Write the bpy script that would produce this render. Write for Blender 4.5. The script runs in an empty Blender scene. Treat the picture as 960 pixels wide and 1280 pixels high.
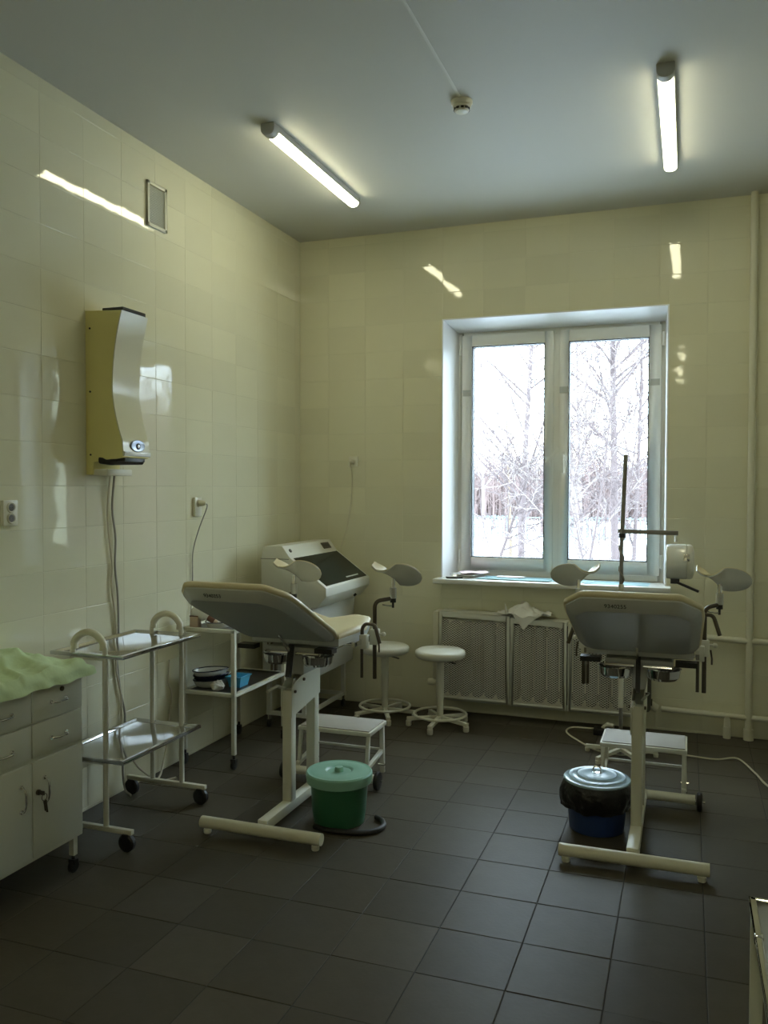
import bpy, bmesh, math, random
from mathutils import Vector, Matrix, noise
random.seed(7)
R = math.radians
SC = bpy.context.scene
COL = SC.collection

# ------------------------------------------------------------------ camera
CAM = Vector((2.805, 0.0, 1.608)); FPX = 1058.55
YAW, PITCH, ROLL = R(19.736), R(-1.607), R(0.134)
_fw = Vector((-math.sin(YAW)*math.cos(PITCH), math.cos(YAW)*math.cos(PITCH), math.sin(PITCH)))
_r = Vector((math.cos(YAW), math.sin(YAW), 0)); _u = _r.cross(_fw)
_r2 = math.cos(ROLL)*_r + math.sin(ROLL)*_u; _u2 = -math.sin(ROLL)*_r + math.cos(ROLL)*_u
cd = bpy.data.cameras.new('camera'); cam = bpy.data.objects.new('camera', cd); COL.objects.link(cam)
cd.sensor_fit = 'VERTICAL'; cd.sensor_height = 36.0; cd.lens = 36.0*FPX/1280.0
cd.clip_start = 0.05; cd.clip_end = 500
M3 = Matrix((_r2, _u2, -_fw)).transposed()
cam.matrix_world = Matrix.Translation(CAM) @ M3.to_4x4()
SC.camera = cam
def at_y(px, py, y):            # direction of a photo pixel, taken to the depth y
    d = _fw + ((px-480)/FPX)*_r2 - ((py-640)/FPX)*_u2
    return CAM + d*((y-CAM.y)/d.y)

# ------------------------------------------------------------------ world and exposure
W = bpy.data.worlds.new('overcast_sky'); SC.world = W; W.use_nodes = True
bg = W.node_tree.nodes['Background']
bg.inputs[0].default_value = (0.72, 0.875, 1.0, 1); bg.inputs[1].default_value = 16.0
LAMP = 22.5; LAMP_COL = (1.0, 0.96, 0.64)
vs = SC.view_settings; vs.view_transform = 'Standard'; vs.look = 'None'; vs.gamma = 1.0; vs.use_curve_mapping = False
vs.exposure = 0.0
SC.cycles.max_bounces = 10; SC.cycles.diffuse_bounces = 6; SC.cycles.glossy_bounces = 5; SC.cycles.transparent_max_bounces = 12
SC.cycles.sample_clamp_indirect = 6.0

# ------------------------------------------------------------------ materials
def mat(name, col, rough=0.5, metal=0.0, spec=0.5, var=0.0, vscale=8.0, bump=0.0, bscale=40.0, obj_var=0.0, emit=None, estr=0.0, coat=0.0):
    m = bpy.data.materials.new(name); m.use_nodes = True
    nt = m.node_tree; n = nt.nodes; L = nt.links; b = n['Principled BSDF']
    b.inputs['Base Color'].default_value = (*col, 1); b.inputs['Roughness'].default_value = rough
    b.inputs['Metallic'].default_value = metal; b.inputs['Specular IOR Level'].default_value = spec
    b.inputs['Coat Weight'].default_value = coat
    if emit: b.inputs['Emission Color'].default_value = (*emit, 1); b.inputs['Emission Strength'].default_value = estr
    tc = n.new('ShaderNodeTexCoord')
    src = None
    if var > 0 or obj_var > 0:
        hsv = n.new('ShaderNodeHueSaturation'); hsv.inputs['Color'].default_value = (*col, 1)
        val = None
        if var > 0:
            nz = n.new('ShaderNodeTexNoise'); nz.inputs['Scale'].default_value = vscale; nz.inputs['Detail'].default_value = 4
            L.new(tc.outputs['Object'], nz.inputs['Vector'])
            mr = n.new('ShaderNodeMapRange'); mr.inputs['To Min'].default_value = 1-var; mr.inputs['To Max'].default_value = 1+var
            L.new(nz.outputs['Fac'], mr.inputs['Value']); val = mr.outputs['Result']
        if obj_var > 0:
            oi = n.new('ShaderNodeObjectInfo')
            mo = n.new('ShaderNodeMapRange'); mo.inputs['To Min'].default_value = 1-obj_var; mo.inputs['To Max'].default_value = 1+obj_var
            L.new(oi.outputs['Random'], mo.inputs['Value'])
            if val:
                mu = n.new('ShaderNodeMath'); mu.operation = 'MULTIPLY'
                L.new(val, mu.inputs[0]); L.new(mo.outputs['Result'], mu.inputs[1]); val = mu.outputs[0]
            else: val = mo.outputs['Result']
        L.new(val, hsv.inputs['Value']); L.new(hsv.outputs['Color'], b.inputs['Base Color'])
    if bump > 0:
        nb = n.new('ShaderNodeTexNoise'); nb.inputs['Scale'].default_value = bscale; nb.inputs['Detail'].default_value = 2
        L.new(tc.outputs['Object'], nb.inputs['Vector'])
        bp = n.new('ShaderNodeBump'); bp.inputs['Strength'].default_value = 1.0; bp.inputs['Distance'].default_value = bump
        L.new(nb.outputs['Fac'], bp.inputs['Height']); L.new(bp.outputs['Normal'], b.inputs['Normal'])
    return m
M = {}
M['wall_tile'] = mat('cream_glazed_tile', (0.73, 0.705, 0.525), 0.045, spec=0.5, obj_var=0.03, var=0.02, vscale=5, bump=0.0012, bscale=5)
M['wall_grout'] = mat('wall_grout', (0.69, 0.665, 0.50), 0.7)
M['plaster'] = mat('painted_plaster', (0.55, 0.54, 0.45), 0.6, var=0.03, vscale=2, bump=0.001, bscale=30)
M['ceiling'] = mat('ceiling_paint', (0.575, 0.570, 0.525), 0.55, spec=0.3, var=0.02, vscale=1.5)
M['floor_tile'] = mat('dark_porcelain_tile', (0.074, 0.065, 0.048), 0.42, spec=0.10, obj_var=0.12, var=0.12, vscale=14, bump=0.0004, bscale=60)
M['floor_grout'] = mat('floor_grout', (0.03, 0.028, 0.025), 0.85)
M['pvc'] = mat('white_window_plastic', (0.90, 0.90, 0.86), 0.28)
M['reveal'] = mat('white_reveal_panel', (0.90, 0.91, 0.92), 0.32)
M['sill'] = mat('white_sill', (0.78, 0.78, 0.74), 0.25)
M['gasket'] = mat('black_gasket', (0.02, 0.02, 0.02), 0.6)
M['enamel'] = mat('white_enamel_steel', (0.70, 0.70, 0.62), 0.28, var=0.03, vscale=6)
M['cabinet'] = mat('ivory_painted_steel', (0.60, 0.61, 0.52), 0.35, var=0.04, vscale=5)
M['cream_paint'] = mat('cream_pipe_paint', (0.68, 0.66, 0.52), 0.35, var=0.03, vscale=9)
M['radiator'] = mat('shade_darkened_radiator', (0.07, 0.068, 0.055), 0.6, var=0.1)  # cream radiator coloured dark for the shade behind the screens
M['cream_metal'] = mat('cream_frame_paint', (0.70, 0.69, 0.58), 0.32, var=0.02)
M['vinyl'] = mat('cream_vinyl', (0.66, 0.58, 0.36), 0.4, var=0.05, vscale=10, bump=0.0008, bscale=30)
M['vinyl_white'] = mat('white_vinyl', (0.68, 0.67, 0.58), 0.4, var=0.03)
M['shell'] = mat('grey_white_shell', (0.52, 0.53, 0.50), 0.25, var=0.03, vscale=5)
M['chrome'] = mat('chrome', (0.75, 0.75, 0.75), 0.12, metal=1)
M['steel'] = mat('stainless_steel', (0.62, 0.63, 0.65), 0.09, metal=1, var=0.04, vscale=30)
M['dark_chrome'] = mat('worn_dark_chrome', (0.10, 0.085, 0.065), 0.3, metal=0.7, var=0.2, vscale=20)
M['grey_pole'] = mat('grey_lamp_pole', (0.24, 0.23, 0.21), 0.35, metal=0.4)
M['step_mat'] = mat('grey_ribbed_step_mat', (0.34, 0.32, 0.28), 0.6, var=0.06)
M['badge_metal'] = mat('blue_grey_badge_metal', (0.30, 0.33, 0.38), 0.28, metal=0.8)
M['rubber'] = mat('black_rubber', (0.012, 0.012, 0.012), 0.5)
M['black'] = mat('black_plastic', (0.012, 0.012, 0.013), 0.35)
M['dark_shelf'] = mat('dark_brown_shelf', (0.035, 0.03, 0.028), 0.35, var=0.1)
M['glass_dark'] = mat('tinted_green_glass', (0.008, 0.016, 0.014), 0.10, spec=0.16)
M['green_plastic'] = mat('green_bucket_plastic', (0.035, 0.15, 0.075), 0.35, var=0.04)
M['green_lid'] = mat('pale_green_lid_plastic', (0.25, 0.47, 0.36), 0.35, var=0.04)
M['blue_plastic'] = mat('navy_bucket_plastic', (0.02, 0.045, 0.15), 0.35)
M['bag'] = mat('black_bin_bag', (0.008, 0.008, 0.01), 0.3, bump=0.01, bscale=25)
M['blue_lid'] = mat('pale_blue_enamel', (0.33, 0.47, 0.56), 0.2, var=0.08, vscale=12)
M['cloth_green'] = mat('pale_green_sheet', (0.56, 0.70, 0.42), 0.85, var=0.05, vscale=10, bump=0.002, bscale=40)
M['cloth_white'] = mat('white_rag', (0.74, 0.73, 0.68), 0.9, var=0.03)
M['olive'] = mat('olive_yellow_side', (0.78, 0.70, 0.28), 0.45, var=0.04)
M['ivory_front'] = mat('ivory_glossy_front', (0.70, 0.67, 0.48), 0.14, spec=0.35)
M['socket'] = mat('cream_socket_plastic', (0.72, 0.70, 0.58), 0.35)
M['socket_dark'] = mat('socket_hole', (0.10, 0.09, 0.07), 0.5)
M['cable_grey'] = mat('grey_cable', (0.30, 0.29, 0.25), 0.5)
M['cable_white'] = mat('white_cable', (0.62, 0.58, 0.45), 0.5)
M['paper'] = mat('white_paper', (0.80, 0.80, 0.80), 0.8)
M['paper_pink'] = mat('pink_paper', (0.78, 0.60, 0.64), 0.8)
M['folder'] = mat('teal_folder', (0.28, 0.46, 0.50), 0.35)
M['folder_light'] = mat('pale_cyan_folder', (0.50, 0.72, 0.76), 0.35)
M['blue_box'] = mat('bright_blue_plastic', (0.08, 0.42, 0.66), 0.3)
M['bottle_brown'] = mat('brown_cap', (0.10, 0.035, 0.02), 0.35)
M['tip_beige'] = mat('beige_tip', (0.5, 0.38, 0.26), 0.5)
M['enamel_white'] = mat('white_enamel_bowl', (0.74, 0.75, 0.70), 0.15)
M['enamel_rim'] = mat('dark_blue_enamel_rim', (0.015, 0.02, 0.045), 0.2)
M['ink'] = mat('black_ink', (0.015, 0.015, 0.015), 0.7)
M['wood_dark'] = mat('olive_steel_top', (0.27, 0.26, 0.19), 0.30, metal=0.3, var=0.05)
M['lamp_body'] = mat('lamp_end_cap', (0.45, 0.45, 0.42), 0.4)
M['lamp_tube'] = mat('lit_diffuser', (0.8, 0.8, 0.75), 0.5, emit=LAMP_COL, estr=LAMP)
M['grille'] = mat('vent_grille', (0.58, 0.57, 0.47), 0.5)
M['snow'] = mat('snow', (0.80, 0.82, 0.86), 0.9, var=0.04, vscale=0.4)
M['bark'] = mat('haze_tinted_bark', (0.080, 0.058, 0.057), 0.9, var=0.2, vscale=6)  # bark paled and pinkened to carry the outdoor haze
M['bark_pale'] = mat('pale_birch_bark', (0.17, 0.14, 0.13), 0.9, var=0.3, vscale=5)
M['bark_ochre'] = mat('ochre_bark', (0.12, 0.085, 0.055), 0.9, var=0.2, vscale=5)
M['far_twigs'] = mat('haze_tinted_far_twigs', (0.115, 0.078, 0.072), 0.95, var=0.25, vscale=0.5)  # distance haze put into the base colour as a pale brown-pink
M['fence'] = mat('teal_fence_paint', (0.09, 0.125, 0.13), 0.6)
M['concrete'] = mat('outer_render', (0.5, 0.48, 0.44), 0.9, var=0.05)
def glass_mat():
    m = bpy.data.materials.new('window_glass'); m.use_nodes = True
    nt = m.node_tree; n = nt.nodes; n.clear()
    o = n.new('ShaderNodeOutputMaterial'); t = n.new('ShaderNodeBsdfTransparent'); g = n.new('ShaderNodeBsdfGlossy')
    w_ = n.new('ShaderNodeLayerWeight'); w_.inputs[0].default_value = 0.5; x = n.new('ShaderNodeMixShader')
    pw = n.new('ShaderNodeMath'); pw.operation = 'POWER'; pw.inputs[1].default_value = 5.0
    f = n.new('ShaderNodeMapRange'); f.inputs['To Min'].default_value = 0.04; f.inputs['To Max'].default_value = 1.0
    nt.links.new(w_.outputs['Facing'], pw.inputs[0]); nt.links.new(pw.outputs[0], f.inputs['Value'])
    t.inputs[0].default_value = (0.95, 0.97, 0.97, 1); g.inputs['Roughness'].default_value = 0.01
    nt.links.new(f.outputs['Result'], x.inputs[0]); nt.links.new(t.outputs[0], x.inputs[1]); nt.links.new(g.outputs[0], x.inputs[2])
    nt.links.new(x.outputs[0], o.inputs[0]); return m
M['glass'] = glass_mat()

# ------------------------------------------------------------------ mesh helpers
def fillet(pts, rad, n=6):
    """round the inner corners of a polyline"""
    P = [Vector(p) for p in pts]; out = [P[0]]
    for i in range(1, len(P)-1):
        a, b, c = P[i-1], P[i], P[i+1]
        u = (a-b); v = (c-b); t = min(rad, u.length*.45, v.length*.45)
        s = b+u.normalized()*t; e = b+v.normalized()*t
        for k in range(n+1):
            q = k/n; out.append(s*(1-q)**2 + b*2*q*(1-q) + e*q*q)
    out.append(P[-1]); return out
def spline(pts, n=8):
    P = [Vector(p) for p in pts]; P = [2*P[0]-P[1]]+P+[2*P[-1]-P[-2]]; out = []
    for i in range(1, len(P)-2):
        p0, p1, p2, p3 = P[i-1:i+3]
        for k in range(n):
            t = k/n
            out.append(0.5*((2*p1)+(p2-p0)*t+(2*p0-5*p1+4*p2-p3)*t*t+(-p0+3*p1-3*p2+p3)*t**3))
    out.append(P[-2]); return out
class MB:
    def __init__(s): s.v = []; s.f = []
    def add(s, vs, fs):
        o = len(s.v); s.v += [Vector(p) for p in vs]; s.f += [tuple(i+o for i in f) for f in fs]; return s
    def box(s, a, b):
        (x0, y0, z0), (x1, y1, z1) = a, b
        x0, x1 = min(x0, x1), max(x0, x1); y0, y1 = min(y0, y1), max(y0, y1); z0, z1 = min(z0, z1), max(z0, z1)
        return s.add([(x0,y0,z0),(x1,y0,z0),(x1,y1,z0),(x0,y1,z0),(x0,y0,z1),(x1,y0,z1),(x1,y1,z1),(x0,y1,z1)],
                     [(0,3,2,1),(4,5,6,7),(0,1,5,4),(1,2,6,5),(2,3,7,6),(3,0,4,7)])
    def bar(s, a, b, w, h, up=(0,0,1)):
        a, b = Vector(a), Vector(b); d = (b-a).normalized(); up = Vector(up)
        if abs(d.dot(up)) > .99: up = Vector((0,1,0))
        x = d.cross(up).normalized(); y = x.cross(d)
        vs = [p+x*sx*w/2+y*sy*h/2 for p in (a, b) for sx, sy in ((-1,-1),(1,-1),(1,1),(-1,1))]
        return s.add(vs, [(0,1,2,3),(7,6,5,4),(0,4,5,1),(1,5,6,2),(2,6,7,3),(3,7,4,0)])
    def tube(s, pts, r, n=12, closed=False, caps=True):
        P = [Vector(p) for p in pts]; m = len(P); rr = r if isinstance(r, (list, tuple)) else [r]*m
        T = []
        for i in range(m):
            if closed: t = P[(i+1) % m]-P[i-1]
            else: t = P[min(i+1, m-1)]-P[max(i-1, 0)]
            T.append(t.normalized())
        ref = Vector((0,0,1)) if abs(T[0].z) < .9 else Vector((1,0,0))
        x = T[0].cross(ref).normalized(); vs = []
        for i in range(m):
            x = (x-T[i]*x.dot(T[i])).normalized(); y = T[i].cross(x)
            vs += [P[i]+(x*math.cos(2*math.pi*k/n)+y*math.sin(2*math.pi*k/n))*rr[i] for k in range(n)]
        fs = []
        for i in range(m if closed else m-1):
            j = (i+1) % m
            for k in range(n):
                fs.append((i*n+k, i*n+(k+1) % n, j*n+(k+1) % n, j*n+k))
        if caps and not closed:
            fs.append(tuple(range(n))[::-1]); fs.append(tuple((m-1)*n+k for k in range(n)))
        return s.add(vs, fs)
    def lathe(s, c, prof, n=32, axis='z', arc=None):
        """prof: list of (radius, height) around an axis through c"""
        c = Vector(c); vs = []; m = len(prof)
        for r, h in prof:
            for k in range(n):
                a = 2*math.pi*k/n; p, q = r*math.cos(a), r*math.sin(a)
                vs.append(c+Vector({'z': (p, q, h), 'x': (h, p, q), 'y': (q, h, p)}[axis]))
        fs = [(i*n+k, i*n+(k+1) % n, (i+1)*n+(k+1) % n, (i+1)*n+k) for i in range(m-1) for k in range(n)]
        if prof[0][0] > 1e-6: fs.append(tuple(range(n))[::-1])
        if prof[-1][0] > 1e-6: fs.append(tuple((m-1)*n+k for k in range(n)))
        return s.add(vs, fs)
    def prism(s, poly, a, b, axis='y'):
        """extrude a 2-D outline between a and b along an axis ('y': (x,z), 'z': (x,y), 'x': (y,z))"""
        def mk(p, q, t): return {'y': (p, t, q), 'z': (p, q, t), 'x': (t, p, q)}[axis]
        n = len(poly); vs = [mk(p, q, a) for p, q in poly]+[mk(p, q, b) for p, q in poly]
        return s.add(vs, [tuple(range(n))[::-1], tuple(range(n, 2*n))]+[(i, (i+1) % n, n+(i+1) % n, n+i) for i in range(n)])
    def loft(s, loops, caps=True):
        n = len(loops[0]); vs = [p for l in loops for p in l]
        fs = [(i*n+k, i*n+(k+1) % n, (i+1)*n+(k+1) % n, (i+1)*n+k) for i in range(len(loops)-1) for k in range(n)]
        if caps: fs.append(tuple(range(n))[::-1]); fs.append(tuple((len(loops)-1)*n+k for k in range(n)))
        return s.add(vs, fs)
    def grid(s, fn, nu, nv):
        vs = [fn(i/nu, j/nv) for j in range(nv+1) for i in range(nu+1)]
        w = nu+1
        return s.add(vs, [(j*w+i, j*w+i+1, (j+1)*w+i+1, (j+1)*w+i) for j in range(nv) for i in range(nu)])
    def mesh(s, name, m, org=(0,0,0), bevel=0.0, seg=2, smooth=True, thick=0.0, angle=35):
        me = bpy.data.meshes.new(name); o = Vector(org)
        me.from_pydata([tuple(p-o) for p in s.v], [], s.f); me.update()
        bm = bmesh.new(); bm.from_mesh(me)
        bmesh.ops.remove_doubles(bm, verts=bm.verts, dist=1e-6)
        bmesh.ops.recalc_face_normals(bm, faces=bm.faces)
        if bevel > 0:
            ed = [e for e in bm.edges if len(e.link_faces) == 2 and e.calc_face_angle(0) > R(28)]
            bmesh.ops.bevel(bm, geom=ed, offset=bevel, segments=seg, affect='EDGES', profile=0.5, clamp_overlap=True)
        if thick: bmesh.ops.solidify(bm, geom=bm.faces[:], thickness=thick)
        bm.to_mesh(me); bm.free()
        if smooth:
            for p in me.polygons: p.use_smooth = True
            me.set_sharp_from_angle(angle=R(angle))
        me.materials.append(M[m] if isinstance(m, str) else m)
        return me
    def build(s, name, m, parent=None, local=False, at=None, **k):
        """one mesh object; world coordinates unless local, moved into its thing's frame"""
        root = parent
        while root is not None and root.parent is not None: root = root.parent
        if parent is None: org = at if at is not None else s.base()
        else: org = (0,0,0) if local else tuple(root.location)
        ob = bpy.data.objects.new(name, s.mesh(name, m, org, **k)); COL.objects.link(ob)
        if parent is None: ob.location = org
        else: ob.parent = parent
        return ob
    def base(s):
        xs = [p.x for p in s.v]; ys = [p.y for p in s.v]; zs = [p.z for p in s.v]
        return ((min(xs)+max(xs))/2, (min(ys)+max(ys))/2, min(zs))
def thing(name, label, cat, loc=(0,0,0), group=None):
    o = bpy.data.objects.new(name, None); COL.objects.link(o); o.location = loc; o.empty_display_size = .1
    return tag(o, label, cat, group)
def tag(o, label, cat, group=None, kind=None):
    o['label'] = label; o['category'] = cat
    if group: o['group'] = group
    if kind: o['kind'] = kind
    return o
def struct(o, label=None):
    o['kind'] = 'structure'
    if label: o['label'] = label
    return o
def text_on(name, body, size, mat_, mtx, parent, depth=0.0004):
    c = bpy.data.curves.new(name, 'FONT'); c.body = body; c.size = size; c.extrude = depth; c.align_x = 'CENTER'; c.align_y = 'CENTER'
    t = bpy.data.objects.new(name, c); COL.objects.link(t)
    dg = bpy.context.evaluated_depsgraph_get()
    me = bpy.data.meshes.new_from_object(t.evaluated_get(dg)); bpy.data.objects.remove(t)
    me.materials.clear(); me.materials.append(M[mat_]); me.transform(mtx)
    o = bpy.data.objects.new(name, me); COL.objects.link(o); o.parent = parent
    return o
def noise3(x, y, z=0.0): return noise.noise(Vector((x, y, z)))
def noise_fbm(x, y, z=0.0, o=4): return noise.fractal(Vector((x, y, z)), 1.0, 2.0, o)

# ================================================================== THE ROOM
D, H = 5.908, 3.479           # far wall, ceiling height
XR, YB = 3.78, -3.0           # right wall, back wall (both outside the picture)
TW, TH, TT = 0.2971, 0.1999, 0.009
# window opening
OX0, OX1, OZ0, OZ1 = 1.135, 2.668, 0.935, 2.815
FX0, FX1, FZ0, FZ1 = 1.195, 2.650, 0.985, 2.755   # where the reveal meets the frame
FY = 6.13

fl = struct(MB().box((-0.3, YB-.2, -0.25), (XR+.2, 6.45, -0.0016)).build('floor', 'floor_grout', at=(0,0,0), smooth=False), 'dark grey square tiled floor')
wl = struct(MB().box((-0.3, YB-.2, -0.009), (-.0011, 6.45, H)).build('wall_left', 'wall_grout', at=(0,0,0), smooth=False), 'cream tiled wall')
yb = D+.0011
wf = struct(MB().box((-.0, yb, -.009), (OX0-.01, 6.45, H)).box((OX1+.01, yb, -.009), (XR, 6.45, H)).box((OX0-.01, yb, -.009), (OX1+.01, 6.45, OZ0-.0)).box((OX0-.01, yb, OZ1), (OX1+.01, 6.45, H))
            .build('wall_back', 'wall_grout', at=(0,0,0), smooth=False), 'cream tiled window wall')
wr = struct(MB().box((XR, YB-.2, -.009), (XR+.2, 6.45, H)).build('wall_right', 'plaster', at=(0,0,0), smooth=False))
wb = struct(MB().box((0, YB-.2, -.009), (XR, YB, H)).build('wall_front', 'plaster', at=(0,0,0), smooth=False))
ce = struct(MB().box((-.3, YB-.2, H), (XR+.2, 6.45, H+.2)).build('ceiling', 'ceiling', at=(0,0,0), smooth=False), 'white painted ceiling')

def tile_mesh(name, w, h, t, m, bev=0.0016):
    """a tile lying in xy, its face at z = 0, arrises rounded off"""
    a, b = w/2, h/2; q = bev
    def ring(d, z): return [(-a+d,-b+d,z),(a-d,-b+d,z),(a-d,b-d,z),(-a+d,b-d,z)]
    mb = MB().loft([ring(0,-t), ring(0,-q), ring(q*.35,-q*.35), ring(q,0)], caps=True)
    return mb.mesh(name, m, smooth=False)
tcache = {}
def tile(parent, rect, frame, m, jit):
    """rect (u0,u1,v0,v1) on a wall frame (origin, u axis, v axis, normal)"""
    u0, u1, v0, v1 = rect; g = 0.0016
    w, h = round(u1-u0-g, 4), round(v1-v0-g, 4)
    if w < .012 or h < .012: return
    key = (w, h, m)
    if key not in tcache: tcache[key] = tile_mesh('tile', w, h, TT, m)
    o = bpy.data.objects.new('tile', tcache[key]); COL.objects.link(o); o.parent = parent
    org, ua, va, na = frame
    p = org+ua*((u0+u1)/2)+va*((v0+v1)/2)
    Mx = Matrix((ua, va, na)).transposed().to_4x4()
    J = Matrix.Rotation(random.gauss(0, jit), 4, 'X') @ Matrix.Rotation(random.gauss(0, jit), 4, 'Y')
    o.matrix_local = Matrix.Translation(p) @ Mx @ J
def tile_rest(parent, rects, frame, m):
    mb = MB(); org, ua, va, na = frame
    for u0, u1, v0, v1 in rects:
        g = .0008
        q = [org+ua*u+va*v+na*n_ for n_ in (-TT, 0) for u, v in ((u0+g, v0+g), (u1-g, v0+g), (u1-g, v1-g), (u0+g, v1-g))]
        mb.add(q, [(4,5,6,7),(0,1,5,4),(1,2,6,5),(2,3,7,6),(3,0,4,7)])
    o = mb.build('tile', m, parent, smooth=False); o['kind'] = 'stuff'
X_, Y_, Z_ = Vector((1,0,0)), Vector((0,1,0)), Vector((0,0,1))
JW = 0.0012
def split_rect(r, hole):
    u0, u1, v0, v1 = r; a0, a1, b0, b1 = hole
    if u1 <= a0 or u0 >= a1 or v1 <= b0 or v0 >= b1: return [r]
    out = []
    if u0 < a0: out.append((u0, a0, v0, v1))
    if u1 > a1: out.append((a1, u1, v0, v1))
    m0, m1 = max(u0, a0), min(u1, a1)
    if v0 < b0: out.append((m0, m1, v0, b0))
    if v1 > b1: out.append((m0, m1, b1, v1))
    return out
# left wall: normal +x, u = y reversed so that (u, v, n) is right-handed
frL = (Vector((0,0,0)), Y_, Z_, X_)
rest = []
zr = [max(0.0, .0155+TH*k) for k in range(-1, 18)]+[H]; zr = sorted(set(zr))
i0 = -16
for i in range(-21, 10):
    y0, y1 = 3.1486+i*TW, 3.1486+(i+1)*TW
    y0, y1 = max(y0, YB), min(y1, D)
    if y1-y0 < .01: continue
    for a, b in zip(zr[:-1], zr[1:]):
        if y0 > 2.2: tile(wl, (y0, y1, a, b), frL, 'wall_tile', JW)
        else: rest.append((y0, y1, a, b))
tile_rest(wl, rest, frL, 'wall_tile')
# far wall: normal -y, u = x
frF = (Vector((0,D,0)), X_, Z_, -Y_)
frF = (Vector((0,D,0)), -X_, Z_, -Y_)   # right-handed with u = -x
for i in range(-4, 10):
    x0, x1 = 1.13+i*TW, 1.13+(i+1)*TW
    x0, x1 = max(x0, 0), min(x1, XR)
    if x1-x0 < .01: continue
    for a, b in zip(zr[:-1], zr[1:]):
        for q in split_rect((x0, x1, a, b), (OX0-.004, OX1+.004, OZ0-.0, OZ1+.004)):
            tile(wf, (-q[1], -q[0], q[2], q[3]), frF, 'wall_tile', JW)
# floor
FT = 0.304; frG = (Vector((0,0,0)), X_, Y_, Z_)
rest = []
for i in range(-7, 7):
    x0, x1 = 1.9683+i*FT, 1.9683+(i+1)*FT
    x0, x1 = max(x0, 0), min(x1, XR)
    if x1-x0 < .01: continue
    for j in range(-24, 6):
        y0, y1 = 4.1628+j*FT, 4.1628+(j+1)*FT
        y0, y1 = max(y0, YB), min(y1, D)
        if y1-y0 < .01: continue
        if y0 > 0.9: tile(fl, (x0+.0008, x1-.0008, y0+.0008, y1-.0008), frG, 'floor_tile', 0.0022)
        else: rest.append((x0, x1, y0, y1))
tile_rest(fl, rest, frG, 'floor_tile')

# ------------------------------------------------------------------ window
rv = MB()
def lining(a0, a1, b0, b1): rv.add([a0, a1, b1, b0], [(0,1,2,3)])
yo = D-.002
P = lambda x, y, z: (x, y, z)
rv.add([(OX0,yo,OZ0),(OX0,yo,OZ1),(FX0,FY,FZ1),(FX0,FY,FZ0), (OX0-.009,yo,OZ0),(OX0-.009,yo,OZ1+.009),(FX0-.03,FY,FZ1+.03),(FX0-.03,FY,FZ0)],
       [(0,1,2,3),(4,7,6,5),(0,4,5,1),(3,2,6,7),(0,3,7,4),(1,5,6,2)])
rv.add([(OX1,yo,OZ0),(OX1,yo,OZ1),(FX1,FY,FZ1),(FX1,FY,FZ0), (OX1+.009,yo,OZ0),(OX1+.009,yo,OZ1+.009),(FX1+.03,FY,FZ1+.03),(FX1+.03,FY,FZ0)],
       [(3,2,1,0),(5,6,7,4),(1,5,4,0),(7,6,2,3),(4,7,3,0),(2,6,5,1)])
rv.add([(OX0,yo,OZ1),(OX1,yo,OZ1),(FX1,FY,FZ1),(FX0,FY,FZ1), (OX0-.009,yo,OZ1+.009),(OX1+.009,yo,OZ1+.009),(FX1+.03,FY,FZ1+.03),(FX0-.03,FY,FZ1+.03)],
       [(0,1,2,3),(4,7,6,5),(0,4,5,1),(3,2,6,7),(0,3,7,4),(1,5,6,2)])
struct(rv.build('trim_1', 'reveal', at=(0,0,0), smooth=False), 'white lining panels of the window recess')
w1 = bpy.data.objects.new('window_1', None); COL.objects.link(w1); w1.location = (1.92, FY, FZ0); struct(w1, 'white plastic two-sash window')
ff = MB(); fy0, fy1 = FY, FY+.07
ox0, ox1, oz0, oz1 = FX0-.012, FX1+.012, FZ0-.02, FZ1+.012
for a, b in (((ox0,fy0,oz0),(ox0+.05,fy1,oz1)), ((ox1-.05,fy0,oz0),(ox1,fy1,oz1)), ((ox0+.05,fy0,oz0),(ox1-.05,fy1,oz0+.055)), ((ox0+.05,fy0,oz1-.05),(ox1-.05,fy1,oz1)), ((1.885,fy0,oz0+.055),(1.945,fy1,oz1-.05))):
    ff.box(a, b)
ff.build('window_frame', 'pvc', w1, bevel=.003)
MB().box((ox0-.05, FY+.002, oz0-.06), (ox1+.05, fy1+.1, oz0)).build('frame_base', 'pvc', w1)
def sash(x0, x1, gx0, gx1, hinge, z0=FZ0+.022, z1=FZ1-.022, gz0=1.10, gz1=2.652):
    s_ = MB(); a, b = FY-.02, FY+.05
    s_.box((x0,a,z0),(gx0,b,z1)).box((gx1,a,z0),(x1,b,z1)).box((gx0,a,z0),(gx1,b,gz0)).box((gx0,a,gz1),(gx1,b,z1))
    o = s_.build('sash', 'pvc', w1, bevel=.004)
    g_ = MB()
    for p, q in (((gx0,a+.006,gz0),(gx0+.006,b,gz1)), ((gx1-.006,a+.006,gz0),(gx1,b,gz1)), ((gx0,a+.006,gz0),(gx1,b,gz0+.006)), ((gx0,a+.006,gz1-.006),(gx1,b,gz1))): g_.box(p, q)
    g_.build('gasket', 'gasket', o)
    MB().box((gx0+.002, FY+.018, gz0+.002), (gx1-.002, FY+.022, gz1-.002)).build('pane', 'glass', o, smooth=False)
    for hz in (z0+.10, z1-.10):
        MB().tube([(hinge, a-.008, hz-.045), (hinge, a-.008, hz+.045)], .009, 10).build('hinge', 'pvc', o)
    return o
sl = sash(1.222, 1.893, 1.297, 1.832, 1.212)
sr = sash(1.937, 2.625, 2.0, 2.545, 2.635)
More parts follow.
